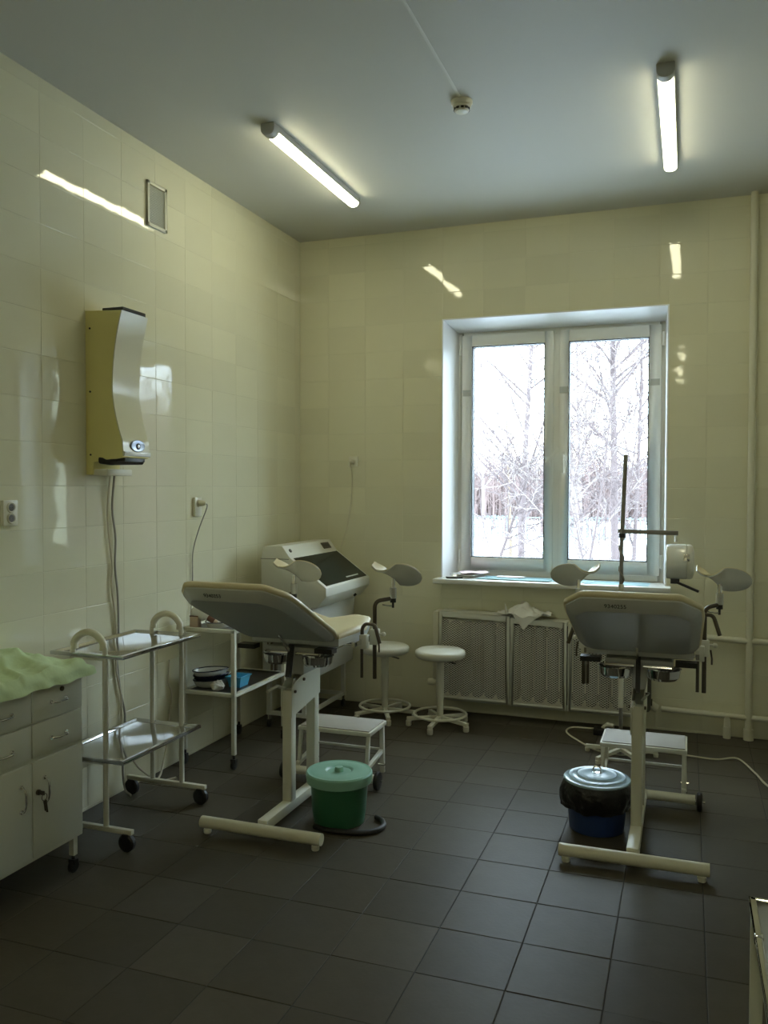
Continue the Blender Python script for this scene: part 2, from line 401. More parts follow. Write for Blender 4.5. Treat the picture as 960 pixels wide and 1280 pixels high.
def handle(parent, x, z, ang):
    y = FY-.02
    h = MB().box((x-.014, y-.012, z-.035), (x+.014, y, z+.035)).tube([(x, y-.01, z), (x, y-.045, z)], .010, 10)
    d = Vector((math.sin(ang), 0, -math.cos(ang)))
    p = Vector((x, y-.045, z))
    h.bar(p-d*.012, p+d*.12, .02, .012, up=(0,1,0))
    h.build('window_handle', 'pvc', parent, bevel=.003)
handle(sl, 1.862, 1.80, R(142)); 
handle(sr, 1.968, 1.84, R(0))
for px_, z in ((1.26, 2.31), (1.968, 2.31), (2.585, 2.34)):
    MB().box((px_-.03, FY-.0225, z-.022), (px_+.03, FY-.0195, z+.022)).build('sash_plate', 'shell', w1)
MB().box((1.10, 5.775, .932), (2.705, FY+.01, .965)).build('window_sill', 'sill', w1, bevel=.006)

# ------------------------------------------------------------------ ceiling lamps, detector, cable duct
def ceiling_lamp(x, y0, y1, label):
    t = thing('ceiling_lamp', label, 'ceiling lamp', (x, (y0+y1)/2, H-.055), 'linear ceiling lamps')
    def sec(w, z0, z1, n=10):   # flattened half round
        out = [(-w/2, z1), (-w/2, (z0+z1)/2)]
        out += [(-w/2*math.cos(math.pi*k/n), (z0+z1)/2-((z1-z0)/2)*math.sin(math.pi*k/n)) for k in range(1, n)]
        return out+[(w/2, (z0+z1)/2), (w/2, z1)]
    MB().prism([(p+x, q) for p, q in sec(.066, H-.060, H-.020)], y0+.055, y1-.02, 'y').build('diffuser', 'lamp_tube', t)
    MB().box((x-.037, y0+.03, H-.034), (x+.037, y1-.012, H)).build('base_tray', 'lamp_body', t)
    MB().prism([(p+x, q) for p, q in sec(.078, H-.064, H)], y0, y0+.058, 'y').build('end_cap', 'lamp_body', t, bevel=.004)
    MB().prism([(p+x, q) for p, q in sec(.076, H-.062, H)], y1-.02, y1, 'y').build('end_cap', 'lamp_body', t, bevel=.003)
ceiling_lamp(.755, 3.93, 5.14, 'lit linear ceiling lamp nearer the left tiled wall')
ceiling_lamp(2.69, 3.96, 5.17, 'lit linear ceiling lamp nearer the vertical pipe')
for yy, row in ((-.95, 'middle row'), (-2.75, 'rear row')):      # unseen lamps added behind the camera to light the surfaces facing it
    ceiling_lamp(.755, yy, yy+1.21, 'unseen added linear ceiling lamp of the %s on the left side' % row)
    ceiling_lamp(2.69, yy, yy+1.21, 'unseen added linear ceiling lamp of the %s on the right side' % row)
t = thing('smoke_detector', 'small round cream smoke detector on the ceiling', 'smoke detector', (1.754, 4.03, H-.055))
MB().lathe((1.754,4.03,H), [(.052,0),(.052,-.012),(.047,-.022),(.0,-.022)], 28).build('detector_base', 'socket', t)
MB().lathe((1.754,4.03,H), [(.044,-.022),(.044,-.036),(.035,-.036),(.0,-.036)], 28).build('detector_body', 'socket', t)
vm = MB()
for k in range(10):
    a = 2*math.pi*k/10; vm.bar((1.754+.036*math.cos(a), 4.03+.036*math.sin(a), H-.036), (1.754+.036*math.cos(a), 4.03+.036*math.sin(a), H-.045), .014, .006, up=(math.cos(a), math.sin(a), 0))
vm.build('vent_slot', 'black', t)
MB().lathe((1.754,4.03,H), [(.034,-.036),(.036,-.045),(.030,-.052),(.012,-.056),(0,-.056)], 28).build('detector_cap', 'socket', t)
tag(MB().box((1.749, -.5, H-.0025), (1.763, 3.98, H)).build('cable_duct', 'ceiling', bevel=.002), 'thin white cable duct running along the ceiling to the detector', 'cable duct')

# ------------------------------------------------------------------ vent grille on the left wall
t = thing('vent_grille', 'white rectangular ventilation grille high on the left wall', 'vent', (0, 4.05, 3.05))
vy0, vy1, vz0, vz1 = 3.955, 4.135, 3.045, 3.29
g = MB()
for a, b in (((0,vy0,vz0),(.014,vy0+.018,vz1)), ((0,vy1-.018,vz0),(.014,vy1,vz1)), ((0,vy0,vz0),(.014,vy1,vz0+.018)), ((0,vy0,vz1-.018),(.014,vy1,vz1))): g.box(a, b)
g.build('frame', 'socket', t, bevel=.002)
MB().box((0,vy0+.01,vz0+.01),(.003,vy1-.01,vz1-.01)).build('backing', 'grille', t)
g = MB()
for k in range(22):
    z = vz0+.024+k*(vz1-vz0-.048)/21; g.bar((.006, vy0+.017, z), (.006, vy1-.017, z), .008, .003, up=(.6,0,.8))
g.build('slats', 'grille', t)['kind'] = 'stuff'

# ------------------------------------------------------------------ heating pipes and radiator
t = thing('heating_pipe', 'cream vertical heating pipe running from ceiling to floor', 'pipe', (3.185, 5.86, 0))
MB().tube([(3.188,5.86,0),(3.183,5.86,1.7),(3.180,5.86,H)], .022, 16).build('riser', 'cream_paint', t)
MB().tube([(3.188,5.86,0.0),(3.188,5.86,.07)], .031, 16).build('floor_sleeve', 'cream_paint', t)
MB().tube([(3.185,5.86,1.02),(3.185,5.86,1.07)], .027, 16).build('coupling', 'cream_paint', t)
MB().tube([(2.655,5.87,.655),(2.9,5.868,.645),(3.185,5.86,.635),(XR-.02,5.86,.635)], .020, 14).build('upper_branch', 'cream_paint', t)
MB().tube([(2.655,5.872,.150),(3.185,5.86,.142),(XR-.02,5.86,.138)], .018, 14).build('lower_branch', 'cream_paint', t)
MB().tube([(3.06,5.86,0),(3.06,5.86,.14)], .019, 14).build('drain_stub', 'cream_paint', t)
MB().tube([(3.06,5.86,0),(3.06,5.86,.075)], .024, 14).build('stub_sleeve', 'cream_paint', t)

t = thing('radiator', 'cream ribbed radiator behind the perforated screens', 'radiator', (1.88, 5.84, .14))
sec = None
for k in range(17):
    x = 1.165+k*.087
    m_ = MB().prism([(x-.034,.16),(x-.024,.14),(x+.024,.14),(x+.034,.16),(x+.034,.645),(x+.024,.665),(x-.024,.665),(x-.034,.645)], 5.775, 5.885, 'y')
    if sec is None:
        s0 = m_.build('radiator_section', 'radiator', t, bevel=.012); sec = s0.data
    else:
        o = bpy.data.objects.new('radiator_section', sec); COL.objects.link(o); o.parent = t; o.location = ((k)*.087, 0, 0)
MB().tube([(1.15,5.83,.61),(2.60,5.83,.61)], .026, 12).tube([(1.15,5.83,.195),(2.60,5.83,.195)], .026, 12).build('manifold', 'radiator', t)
MB().tube([(2.56,5.83,.195),(2.625,5.85,.155)], .028, 12).build('valve', 'cream_paint', t)
MB().box((1.108,5.765,.25),(1.150,5.895,.735)).build('end_cover', 'cream_paint', t, bevel=.008)
MB().lathe((1.10,5.79,.225), [(0,-.03),(.022,-.03),(.026,0),(.022,.03),(0,.03)], 14, 'x').build('drain_knob', 'cream_paint', t)

def screen(x0, x1, zt0, zt1, z0, label):
    """leaning perforated screen with an expanded-metal mesh; the top runs slightly down to the right"""
    yf = 5.752
    t = thing('radiator_screen', label, 'radiator screen', ((x0+x1)/2, yf, z0), 'perforated radiator screens')
    top = lambda x: zt0+(zt1-zt0)*(x-x0)/(x1-x0)
    b = .022
    f = MB()
    def quad(p):   # (x,z) outline extruded in y
        f.prism(p, yf-.012, yf+.010, 'y')
    quad([(x0,z0),(x0+b,z0),(x0+b,top(x0+b)),(x0,top(x0))])
    quad([(x1-b,z0),(x1,z0),(x1,top(x1)),(x1-b,top(x1-b))])
    quad([(x0+b,z0),(x1-b,z0),(x1-b,z0+b),(x0+b,z0+b)])
    quad([(x0+b,top(x0+b)-.038),(x1-b,top(x1-b)-.038),(x1-b,top(x1-b)),(x0+b,top(x0+b))])
    f.build('screen_frame', 'enamel', t, bevel=.003)
    f = MB()   # cover strip over the radiator top
    f.add([(x0,yf,top(x0)),(x1,yf,top(x1)),(x1,5.90,top(x1)),(x0,5.90,top(x0)),(x0,yf,top(x0)-.012),(x1,yf,top(x1)-.012),(x1,5.90,top(x1)-.012),(x0,5.90,top(x0)-.012)],
          [(0,1,2,3),(7,6,5,4),(0,4,5,1),(1,5,6,2),(2,6,7,3),(3,7,4,0)])
    f.build('top_cover', 'enamel', t, bevel=.002)
    g = MB(); u0, u1, v0, v1 = x0+b-.002, x1-b+.002, z0+b-.002, min(top(x0), top(x1))-.036
    cw, ch, sw = .0235, .0155, .0036
    def clip(p, q):
        t0, t1 = 0.0, 1.0
        for a, d, lo, hi in ((p[0], q[0]-p[0], u0, u1), (p[1], q[1]-p[1], v0, v1)):
            if abs(d) < 1e-9: continue
            ta, tb = (lo-a)/d, (hi-a)/d
            if ta > tb: ta, tb = tb, ta
            t0, t1 = max(t0, ta), min(t1, tb)
        if t1-t0 < .002: return None
        return [(p[0]+(q[0]-p[0])*k, p[1]+(q[1]-p[1])*k) for k in (t0, t1)]
    hgt = v1-v0; wid = u1-u0; sl_ = ch/cw
    n = int((wid*sl_+hgt)/ch)+2
    for s in (1, -1):
        for k in range(n):
            c = v0+k*ch-(wid*sl_ if s > 0 else 0)
            seg = clip((u0, c), (u1, c+wid*sl_)) if s > 0 else clip((u0, c), (u1, c-wid*sl_))
            if seg: g.bar((seg[0][0], yf-.002+.001*s, seg[0][1]), (seg[1][0], yf-.002+.001*s, seg[1][1]), .003, sw, up=(0,0,1))
    g.build('metal_mesh', 'enamel', t, smooth=False)['kind'] = 'stuff'
screen(1.160, 1.663, .742, .728, .118, 'perforated white radiator screen nearest the round stools')
screen(1.668, 2.050, .722, .706, .112, 'middle perforated white radiator screen below the white rag')
screen(2.058, 2.500, .704, .690, .112, 'perforated white radiator screen half hidden behind an examination chair')

# ------------------------------------------------------------------ sockets and cords
def socket(loc, ax, w, h, label, holes, group='wall sockets'):
    """ax 'x' on the left wall, 'y' on the far wall"""
    t = thing('wall_socket', label, 'socket', loc, group)
    x, y, z = loc
    def bx(u0, u1, z0, z1, d0, d1): return ((x+d0, y+u0, z+z0), (x+d1, y+u1, z+z1)) if ax == 'x' else ((x+u0, y-d1, z+z0), (x+u1, y-d0, z+z1))
    MB().box(*bx(-w/2, w/2, 0, h, 0, .018)).build('plate', 'socket', t, bevel=.004)
    for c in holes:
        mb = MB()
        prof = [(.0, .021), (.017, .021), (.021, .024), (.024, .021), (.024, .016)]
        if ax == 'x': mb.lathe((x, y, z+c), [(r_, d) for r_, d in prof], 20, 'x')
        else: mb.lathe((x, y, z+c), [(r_, -d) for r_, d in prof], 20, 'y')
        o = mb.build('socket_ring', 'socket', t)
        mb = MB()
        for s in (-.007, .007):
            a, b = bx(s-.0025, s+.0025, c-.0025, c+.0025, .018, .0225); mb.box(a, b)
        mb.build('pin_hole', 'socket_dark', o)
        mb = MB()
        if ax == 'x': mb.lathe((x, y, z+c), [(0, .0212), (.0165, .0212), (.0165, .0216), (0, .0216)], 20, 'x')
        else: mb.lathe((x, y, z+c), [(0, -.0212), (.0165, -.0212), (.0165, -.0216), (0, -.0216)], 20, 'y')
        mb.build('socket_well', 'socket_dark', o)
    return t
socket((0, 2.935, 1.44), 'x', .085, .112, 'cream double socket on the left wall above the green sheet', (.032, .080))
s2 = socket((0, 4.445, 1.435), 'x', .075, .115, 'cream socket with a plug in it beside the wall-hung purifier', (.08,))
socket((.445, D, 1.77), 'y', .072, .075, 'small white socket on the window wall above the sterile cabinet', (.036,))
def plug(loc, d, label, path, r, m='cable_grey', body='socket'):
    t = thing('power_cord', label, 'cord', path[-1])
    p = Vector(loc); d = Vector(d)
    if body: MB().tube([p, p+d*.012, p+d*.03, p+d*.045], [.019,.019,.016,.008], 14).build('plug', body, t)
    MB().tube(spline(path), r, 8).build('cable', m, t)
    return t
plug((.022,4.45,1.515), (1,0,0), 'thin grey cord hanging from the plugged socket on the left wall',
     [(.062,4.45,1.515),(.07,4.455,1.49),(.03,4.43,1.36),(.012,4.39,1.22),(.012,4.385,1.05),(.012,4.37,.90),(.012,4.36,.815)], .0035)
plug((.445,D-.022,1.806), (0,-1,0), 'pale cord hanging from the small socket to the sterile cabinet',
     [(.445,5.85,1.806),(.44,5.86,1.77),(.435,5.895,1.68),(.425,5.897,1.50),(.40,5.897,1.34),(.36,5.893,1.20),(.33,5.87,1.10)], .003, 'cable_white')
t = thing('twin_cable', 'pair of grey cables hanging from the wall-hung purifier to the floor', 'cord', (.02, 3.66, 0))
MB().tube(spline([(.03,3.60,1.675),(.012,3.60,1.5),(.012,3.61,1.35),(.012,3.635,1.2),(.012,3.625,1.1),(.012,3.655,.95),(.012,3.665,.80),(.012,3.66,.66),(.012,3.70,.5),(.012,3.71,.3),(.03,3.80,.12),(.08,3.9,.007)]), .0055, 8).build('cable', 'cable_white', t)
MB().tube(spline([(.03,3.632,1.675),(.012,3.635,1.5),(.012,3.66,1.35),(.012,3.655,1.2),(.012,3.675,1.05),(.012,3.68,.85),(.012,3.665,.72),(.012,3.69,.55),(.012,3.73,.40),(.012,3.71,.25),(.04,3.68,.05),(.10,3.66,.007)]), .0055, 8).build('cable', 'cable_grey', t)
tag(MB().tube(spline([(.012,4.14,.62),(.012,4.13,.5),(.02,4.15,.42),(.012,4.14,.30),(.02,4.10,.15),(.05,4.0,.02),(.10,3.90,.006),(.16,3.98,.006)]), .0055, 8).build('loose_cable', 'cable_white'),
    'loose cream cable trailing down the wall behind the instrument trolleys', 'cord')

# ------------------------------------------------------------------ wall-hung purifier
t = thing('air_purifier', 'olive and ivory wall-hung air purifier with a waisted front', 'air purifier', (0, 3.55, 1.67))
ya, yb_ = 3.452, 3.662
N = 28; zs = [1.762+(2.468-1.762)*k/N for k in range(N+1)]
def xf(z):                       # depth of the front: waisted
    q = (z-1.762)/(2.468-1.762)
    if q < .10: return .222-.006*q/.1
    return .16+.056*(abs(q-.47)/.53)**2.0 if q > .47 else .16+.058*(abs(q-.47)/.37)**1.7
fr = [(xf(z), z) for z in zs]
# housing: two sides and back as one closed prism, a little inside the front skin
MB().prism([(0.0,1.672),(.035,1.672),(.045,1.735),(fr[0][0]-.006,1.756)]+[(x-.006, z) for x, z in fr]+[(.0, 2.478)], ya, yb_, 'y').build('housing', 'olive', t, bevel=.002)
sk = MB()
for i in range(N):
    (xa, za), (xb, zb) = fr[i], fr[i+1]
    sk.add([(xa,ya+.001,za),(xa,yb_+.003,za),(xb,yb_+.003,zb),(xb,ya+.001,zb),(xa-.008,ya+.001,za),(xa-.008,yb_+.003,za),(xb-.008,yb_+.003,zb),(xb-.008,ya+.001,zb)],
           [(0,1,2,3),(0,3,7,4),(1,5,6,2)])
sk.build('front_panel', 'ivory_front', t)
MB().box((.085,ya+.02,2.468),(.208,yb_-.005,2.490)).build('top_vent', 'black', t, bevel=.004)
MB().tube([(.075,ya+.015,1.745),(.13,ya+.02,1.742),(.15,ya+.08,1.742),(.19,yb_-.02,1.742)], [.02,.024,.022,.018], 12).build('bottom_vent', 'black', t)
MB().box((.10,ya+.03,1.735),(.205,yb_-.012,1.762)).build('vent_guard', 'black', t, bevel=.006)
MB().box((.0,ya+.012,1.668),(.12,yb_-.004,1.700)).build('bracket', 'socket', t, bevel=.004)
MB().box((.200,ya+.004,1.764),(.226,yb_+.006,1.785)).build('lower_lip', 'sill', t, bevel=.003)
bd = MB(); n_ = 28
cy, cz = 3.565, 1.815
for rr, d in ((1.0, .2225),):
    lo = [[(d0, cy+.058*s_*math.cos(2*math.pi*k/n_), cz+.030*s_*math.sin(2*math.pi*k/n_)) for k in range(n_)] for d0, s_ in ((.210,1.0),(.2225,1.0),(.2255,.93),(.2245,.84))]
bd.loft(lo); b_ = bd.build('badge', 'badge_metal', t)
MB().lathe((.2245,cy,cz-.002), [(.0165,-.004),(.0165,.0015),(.014,.0028),(.0,.003)], 20, 'x').build('badge_eye', 'black', b_)
MB().lathe((.2245,cy,cz-.002), [(.0085,.002),(.007,.0045),(.0,.005)], 16, 'x').build('badge_pupil', 'chrome', b_)
for z in (1.77, 2.08, 2.39):
    MB().lathe((.028,ya-.002,z), [(0,-.001),(.005,-.001),(.005,.004),(0,.004)], 10, 'y').build('screw', 'rubber', t)

# ------------------------------------------------------------------ sterile cabinet in the corner
t = thing('sterile_cabinet', 'white sterile storage cabinet with a sloped dark glass lid in the corner', 'medical cabinet', (.38, 5.4, 0))
y0, y1 = 5.01, 5.80
lid_top = [(.14,1.14),(.16,1.222),(.295,1.226),(.352,1.150),(.612,.960),(.612,.905),(.545,.825),(.14,.825)]
MB().prism(lid_top, y0, y1, 'y').build('upper_body', 'enamel', t, bevel=.004)
MB().prism([(.14,.345),(.49,.345),(.505,.828),(.14,.828)], y0+.02, y1-.02, 'y').build('lower_body', 'shell', t, bevel=.004)
d = Vector((.612-.352,0,.960-1.150)).normalized(); nrm = Vector((-d.z,0,d.x))*1
if nrm.z < 0: nrm = -nrm
g0 = Vector((.352,0,1.150))+d*.012; g1 = Vector((.352,0,1.150))+d*.306
gl = MB()
for yy in (0,): 
    c = [Vector((p.x, yv, p.z))+nrm*o for o in (-.002, .003) for p, yv in ((g0,y0+.035),(g1,y0+.035),(g1,y1-.028),(g0,y1-.028))]
    gl.add(c, [(0,3,2,1),(4,5,6,7),(0,1,5,4),(1,2,6,5),(2,3,7,6),(3,0,4,7)])
lid = gl.build('glass_lid', 'glass_dark', t, smooth=False)
c = g0+d*.262
MB().bar(Vector((c.x,5.44,c.z))+nrm*.0035, Vector((c.x,5.66,c.z))+nrm*.0035, .010, .0012, up=tuple(nrm)).build('lid_label', 'shell', lid)
dd = Vector((.352-.295,0,1.150-1.226)).normalized(); n2 = Vector((-dd.z,0,dd.x)); n2 = n2 if n2.z > 0 else -n2
c = Vector((.322,0,1.190))
pn = MB().bar(Vector((c.x,5.60,c.z))+n2*.002, Vector((c.x,5.73,c.z))+n2*.002, .050, .006, up=tuple(n2)).build('display_panel', 'socket_dark', t, bevel=.001)
for k in range(3): MB().bar(Vector((c.x,5.618+k*.034,c.z))+n2*.0055, Vector((c.x,5.645+k*.034,c.z))+n2*.0055, .026, .001, up=tuple(n2)).build('display_digit', 'black', pn)
MB().tube([Vector((c.x,5.075,c.z))-n2*.002, Vector((c.x,5.075,c.z))+n2*.006], .013, 14).build('switch', 'socket_dark', t)
MB().box((.138,y0-.0015,1.138),(.345,y0+.01,1.1415)).build('lid_seam', 'socket_dark', t)
MB().tube([(.56,5.62,.855),(.575,5.62,.84)], .012, 10).build('lock', 'rubber', t)
for xx in (.17, .43):
    for yy in (y0+.06, y1-.06):
        l_ = MB().box((xx-.014,yy-.014,.085),(xx+.014,yy+.014,.35)).build('leg', 'enamel', t)
        MB().tube([(xx,yy,.05),(xx,yy,.09)], .010, 8).build('caster_stem', 'chrome', l_)
        MB().lathe((xx-.010,yy,.028), [(0,0),(.022,0),(.028,.004),(.028,.016),(.022,.02),(0,.02)], 16, 'x').build('caster_wheel', 'rubber', l_)
MB().box((.15,y0+.05,.085),(.45,y0+.075,.11)).box((.15,y1-.075,.085),(.45,y1-.05,.11)).box((.42,y0+.05,.085),(.44,y1-.05,.11)).build('stand_rail', 'enamel', t)

# ------------------------------------------------------------------ casters for trolleys
def caster(parent, x, y, top, r=.034, w=.022, axis='x'):
    c = MB().tube([(x, y, r*1.7), (x, y, top)], .008, 8)
    c.box((x-w*.75, y-.012, r*1.35), (x+w*.75, y+.012, r*2.05))
    h = c.build('caster', 'black', parent)
    MB().lathe((x-w/2, y, r), [(0,0),(r*.8,0),(r,w*.2),(r,w*.8),(r*.8,w),(0,w)], 18, axis).build('wheel', 'rubber', h)
def caster_y(parent, x, y, top, r=.034, w=.024):
    c = MB().tube([(x, y, r*1.7), (x, y, top)], .008, 8)
    c.box((x-.013, y-w*.7, r*1.35), (x+.013, y+w*.7, r*2.05))
    h = c.build('caster', 'black', parent)
    MB().lathe((x, y-w/2, r), [(0,0),(r*.8,0),(r,w*.2),(r,w*.8),(r*.8,w),(0,w)], 18, 'y').build('wheel', 'rubber', h)

# ------------------------------------------------------------------ instrument trolley with steel trays
t = thing('instrument_trolley', 'white tubular trolley with two mirrored steel trays and arched handles', 'trolley', (.29, 3.4, 0))
for y in (3.10, 3.70):
    r_ = .0125
    pth = [(.205,y,.10),(.205,y,.875)]+[(.2925-.0875*math.cos(a), y, .875+.0875*math.sin(a)) for a in [math.pi*k/14 for k in range(1, 14)]]+[(.38,y,.875),(.38,y,.10)]
    MB().tube(pth, r_, 12).build('end_frame', 'cream_metal', t)
    MB().tube([(.215,y,.885)]+[(.2925-.0875*math.cos(a), y, .875+.0875*math.sin(a)) for a in [math.pi*k/14 for k in range(2, 13)]]+[(.37,y,.885)], .0165, 12).build('handle_grip', 'cream_paint', t)
    b_ = MB().box((.05,y-.012,.078),(.52,y+.012,.10)).build('foot_bar', 'cream_metal', t, bevel=.003)
    for x in (.075, .49): caster_y(t, x, y, .085, .040, .030)
def tray(z, nm):
    x0, x1, ya, yb = .09, .485, 3.085, 3.715
    o = MB()
    def rr(d, zz): return [(x0+d,ya+d,zz),(x1-d,ya+d,zz),(x1-d,yb-d,zz),(x0+d,yb-d,zz)]
    o.loft([rr(0,z-.016), rr(0,z+.0), rr(.014,z+.002), rr(.022,z-.012)], caps=True)
    tr = o.build(nm, 'steel', t, bevel=.0015)
    MB().box((.205,3.10,z-.03),(.38,3.112,z-.014)).box((.205,3.688,z-.03),(.38,3.70,z-.014)).build('tray_bracket', 'cream_metal', t)
tray(.868, 'tray'); tray(.402, 'tray')

# ------------------------------------------------------------------ second trolley with dark shelves
t = thing('side_trolley', 'white square-tube trolley with dark shelves beside the wall', 'trolley', (.21, 4.53, 0))
for x in (.062, .385):
    for y in (4.22, 4.85):
        l_ = MB().box((x-.012,y-.012,.085),(x+.012,y+.012,.80)).build('leg', 'cream_metal', t, bevel=.002)
        caster(l_, x, y, .09, .030, .020)
for z, nm in ((.80, 'upper'), (.435, 'lower')):
    r_ = MB()
    r_.box((.05,4.208,z-.02),(.397,4.232,z)).box((.05,4.838,z-.02),(.397,4.862,z)).box((.05,4.232,z-.02),(.074,4.838,z)).box((.373,4.232,z-.02),(.397,4.838,z))
    r_.build('shelf_frame', 'cream_metal', t, bevel=.002)
    MB().box((.074,4.232,z-.014),(.373,4.838,z-.006)).build('shelf_board', 'dark_shelf', t)
# things on it
t = thing('enamel_tray', 'shallow pale enamel tray on the upper shelf of the side trolley', 'tray', (.225, 4.34, .794))
def oval(cx, cy, a, b, z, n=24): return [(cx+a*math.cos(2*math.pi*k/n), cy+b*math.sin(2*math.pi*k/n), z) for k in range(n)]
MB().loft([oval(.225,4.34,.062,.09,.795), oval(.225,4.34,.075,.105,.828), oval(.225,4.34,.070,.10,.828), oval(.225,4.34,.058,.086,.800)]).build('dish', 'enamel_white', t)
MB().tube([(p[0], p[1], p[2]) for p in oval(.225,4.34,.0745,.1045,.829,28)], .003, 8, closed=True).build('dish_rim', 'enamel_rim', t)
t = thing('plastic_bottle', 'white plastic bottle with a brown cap tipped over in the enamel tray', 'bottle', (.16, 4.31, .81))
a = Vector((.100,4.275,.893)); b = Vector((.185,4.285,.850)); dr = (b-a).normalized()
MB().tube([a-dr*.015, a-dr*.005, a, b-dr*.03, b-dr*.012, b], [.02,.034,.037,.034,.018,.016], 18).build('bottle_body', 'enamel_white', t)
MB().tube([b-dr*.004, b+dr*.002, b+dr*.035, b+dr*.04], [.017,.019,.019,.016], 16).build('cap', 'bottle_brown', t)
MB().tube([b+dr*.04, b+dr*.052, b+dr*.058], [.013,.013,.008], 14).build('nozzle', 'tip_beige', t)
t = thing('cardboard_box', 'small tan box standing on the upper shelf against the wall', 'box', (.09, 4.30, .794))
MB().box((.03+.05,4.245,.794),(.135,4.285,.86)).build('box_body', 'tip_beige', t, bevel=.002)
MB().box((.079,4.244,.858),(.136,4.286,.864)).build('box_lid', 'bottle_brown', t, bevel=.001)
def bowl(x, y, z, rim, lab):
    t = thing('enamel_bowl', lab, 'bowl', (x, y, z), 'stacked enamel bowls')
    def kid(s, zz, n=36):
        out = []
        for k in range(n):
            q = 2*math.pi*k/n; r = (1+.0*math.cos(q)); px = .098*s*math.cos(q); py = .078*s*math.sin(q)
            if math.cos(q) > 0: py *= 1-.35*math.cos(q)**2; px += .02*math.cos(q)**2
            out.append((x+px*.72-py*.55, y+py*.8+px*.75, zz))
        return out
    MB().loft([kid(.62,z+.001), kid(.8,z+.012), kid(.97,z+.045), kid(.93,z+.045), kid(.77,z+.015), kid(.5,z+.006)]).build('bowl_body', 'enamel_white' if rim == 'w' else 'enamel_rim', t)
    MB().tube(kid(.96, z+.046), .0035, 8, closed=True).build('rim', 'enamel_rim', t)
bowl(.142,4.36,.430,'w','lower white enamel bowl with a dark rim on the side trolley')
bowl(.142,4.36,.456,'b','black enamel bowl between two white ones on the side trolley')
bowl(.138,4.36,.484,'w','topmost white kidney bowl of the stack on the side trolley')
cr = MB()
cr.grid(lambda u, v: (.245+.040*math.cos(2*math.pi*u)*math.sin(math.pi*max(.02,min(.98,v)))*(1+.5*noise3(u*6,v*5,2)), 4.275+.035*math.sin(2*math.pi*u)*math.sin(math.pi*max(.02,min(.98,v)))*(1+.5*noise3(u*6,v*5,5)), .430+.055*(.5-.5*math.cos(math.pi*v))*(1+.5*noise3(u*4,v*4,9)*(v))), 20, 10)
tag(cr.build('crumpled_tissue', 'cloth_white', at=(.245,4.275,.430), angle=10), 'crumpled white tissue in front of the bowls', 'tissue')
t = thing('plastic_box', 'open bright blue plastic box on the lower shelf of the side trolley', 'box', (.30, 4.43, .43))
def rc(d, z): return [(.250+d,4.37+d,z),(.345-d,4.37+d,z),(.345-d,4.49-d,z),(.250+d,4.49-d,z)]
MB().loft([rc(.012,.430), rc(0,.492), rc(.004,.492), rc(.015,.436)]).build('box_body', 'blue_box', t)
MB().loft([rc(.0,.486), rc(-.006,.488), rc(-.006,.494), rc(.003,.494)], caps=False).build('box_rim', 'blue_box', t)

# ------------------------------------------------------------------ white steel cabinet with drawers
t = thing('drawer_cabinet', 'ivory steel cabinet with drawers and doors beside the left wall', 'cabinet', (.22, 2.58, 0))
cx0, cx1, cy0, cy1, cz0, cz1 = .035, .43, 2.275, 2.885, .155, .852
MB().box((cx0,cy0,cz0),(cx1,cy1,cz1)).build('body', 'cabinet', t, bevel=.004)
MB().box((cx0-.005,cy0-.008,cz1),(cx1+.008,cy1+.008,cz1+.012)).build('top', 'cabinet', t, bevel=.003)
mid = 2.585
def bow(y, z, ang, L=.085, parent=None):
    dy, dz = math.cos(ang), math.sin(ang); x = cx1+.014
    pts = [(x-.004, y-dy*L/2, z-dz*L/2), (x+.010, y-dy*L/2, z-dz*L/2), (x+.022, y-dy*L*.3, z-dz*L*.3), (x+.024, y, z), (x+.022, y+dy*L*.3, z+dz*L*.3), (x+.010, y+dy*L/2, z+dz*L/2), (x-.004, y+dy*L/2, z+dz*L/2)]
    h = MB().tube(spline(pts, 5), .0042, 8)
    for q in (pts[0], pts[-1]): h.lathe((cx1+.012, q[1], q[2]), [(0,.006),(.008,.006),(.010,0)], 10, 'x')
    h.build('handle', 'chrome', parent)
for (z0, z1) in ((.70,.835), (.562,.692)):
    for (ya, yb) in ((cy0+.014, mid-.002), (mid+.002, cy1-.014)):
        dr_ = MB().box((cx1-.01,ya,z0),(cx1+.012,yb,z1)).build('drawer', 'cabinet', t, bevel=.003)
        bow((ya+yb)/2, (z0+z1)/2-.008, 0, parent=dr_)
        if z0 > .65 and ya > 2.5: MB().lathe((cx1+.012,(ya+yb)/2+.02,z1-.035), [(.010,-.002),(.010,.006),(.004,.007),(0,.005)], 14, 'x').build('lock', 'dark_chrome', dr_)
for k, (ya, yb) in enumerate(((cy0+.014, mid-.002), (mid+.002, cy1-.014))):
    do = MB().box((cx1-.01,ya,.175),(cx1+.012,yb,.545)).build('door', 'cabinet', t, bevel=.003)
    yy = mid-.062 if k == 0 else mid+.062
    bow(yy, .425, math.pi/2, .095, do)
    if k == 1:
        MB().lathe((cx1+.012,yy-.035,.425), [(.011,-.002),(.011,.008),(.0,.008)], 14, 'x').bar((cx1+.018,yy-.035,.425),(cx1+.045,yy-.035,.425),.003,.016).build('lock', 'dark_chrome', do)
        kb = MB().tube([(cx1+.04+.0*math.cos(a), yy-.030+.014*math.cos(a), .408+.014*math.sin(a)) for a in [2*math.pi*i/16 for i in range(16)]], .0015, 6, closed=True)
        kb.bar((cx1+.04,yy-.024,.395),(cx1+.042,yy-.018,.345),.002,.010, up=(1,0,0)).bar((cx1+.043,yy-.034,.395),(cx1+.046,yy-.030,.355),.002,.010, up=(1,0,0))
        kb.build('key_ring', 'dark_chrome', do)
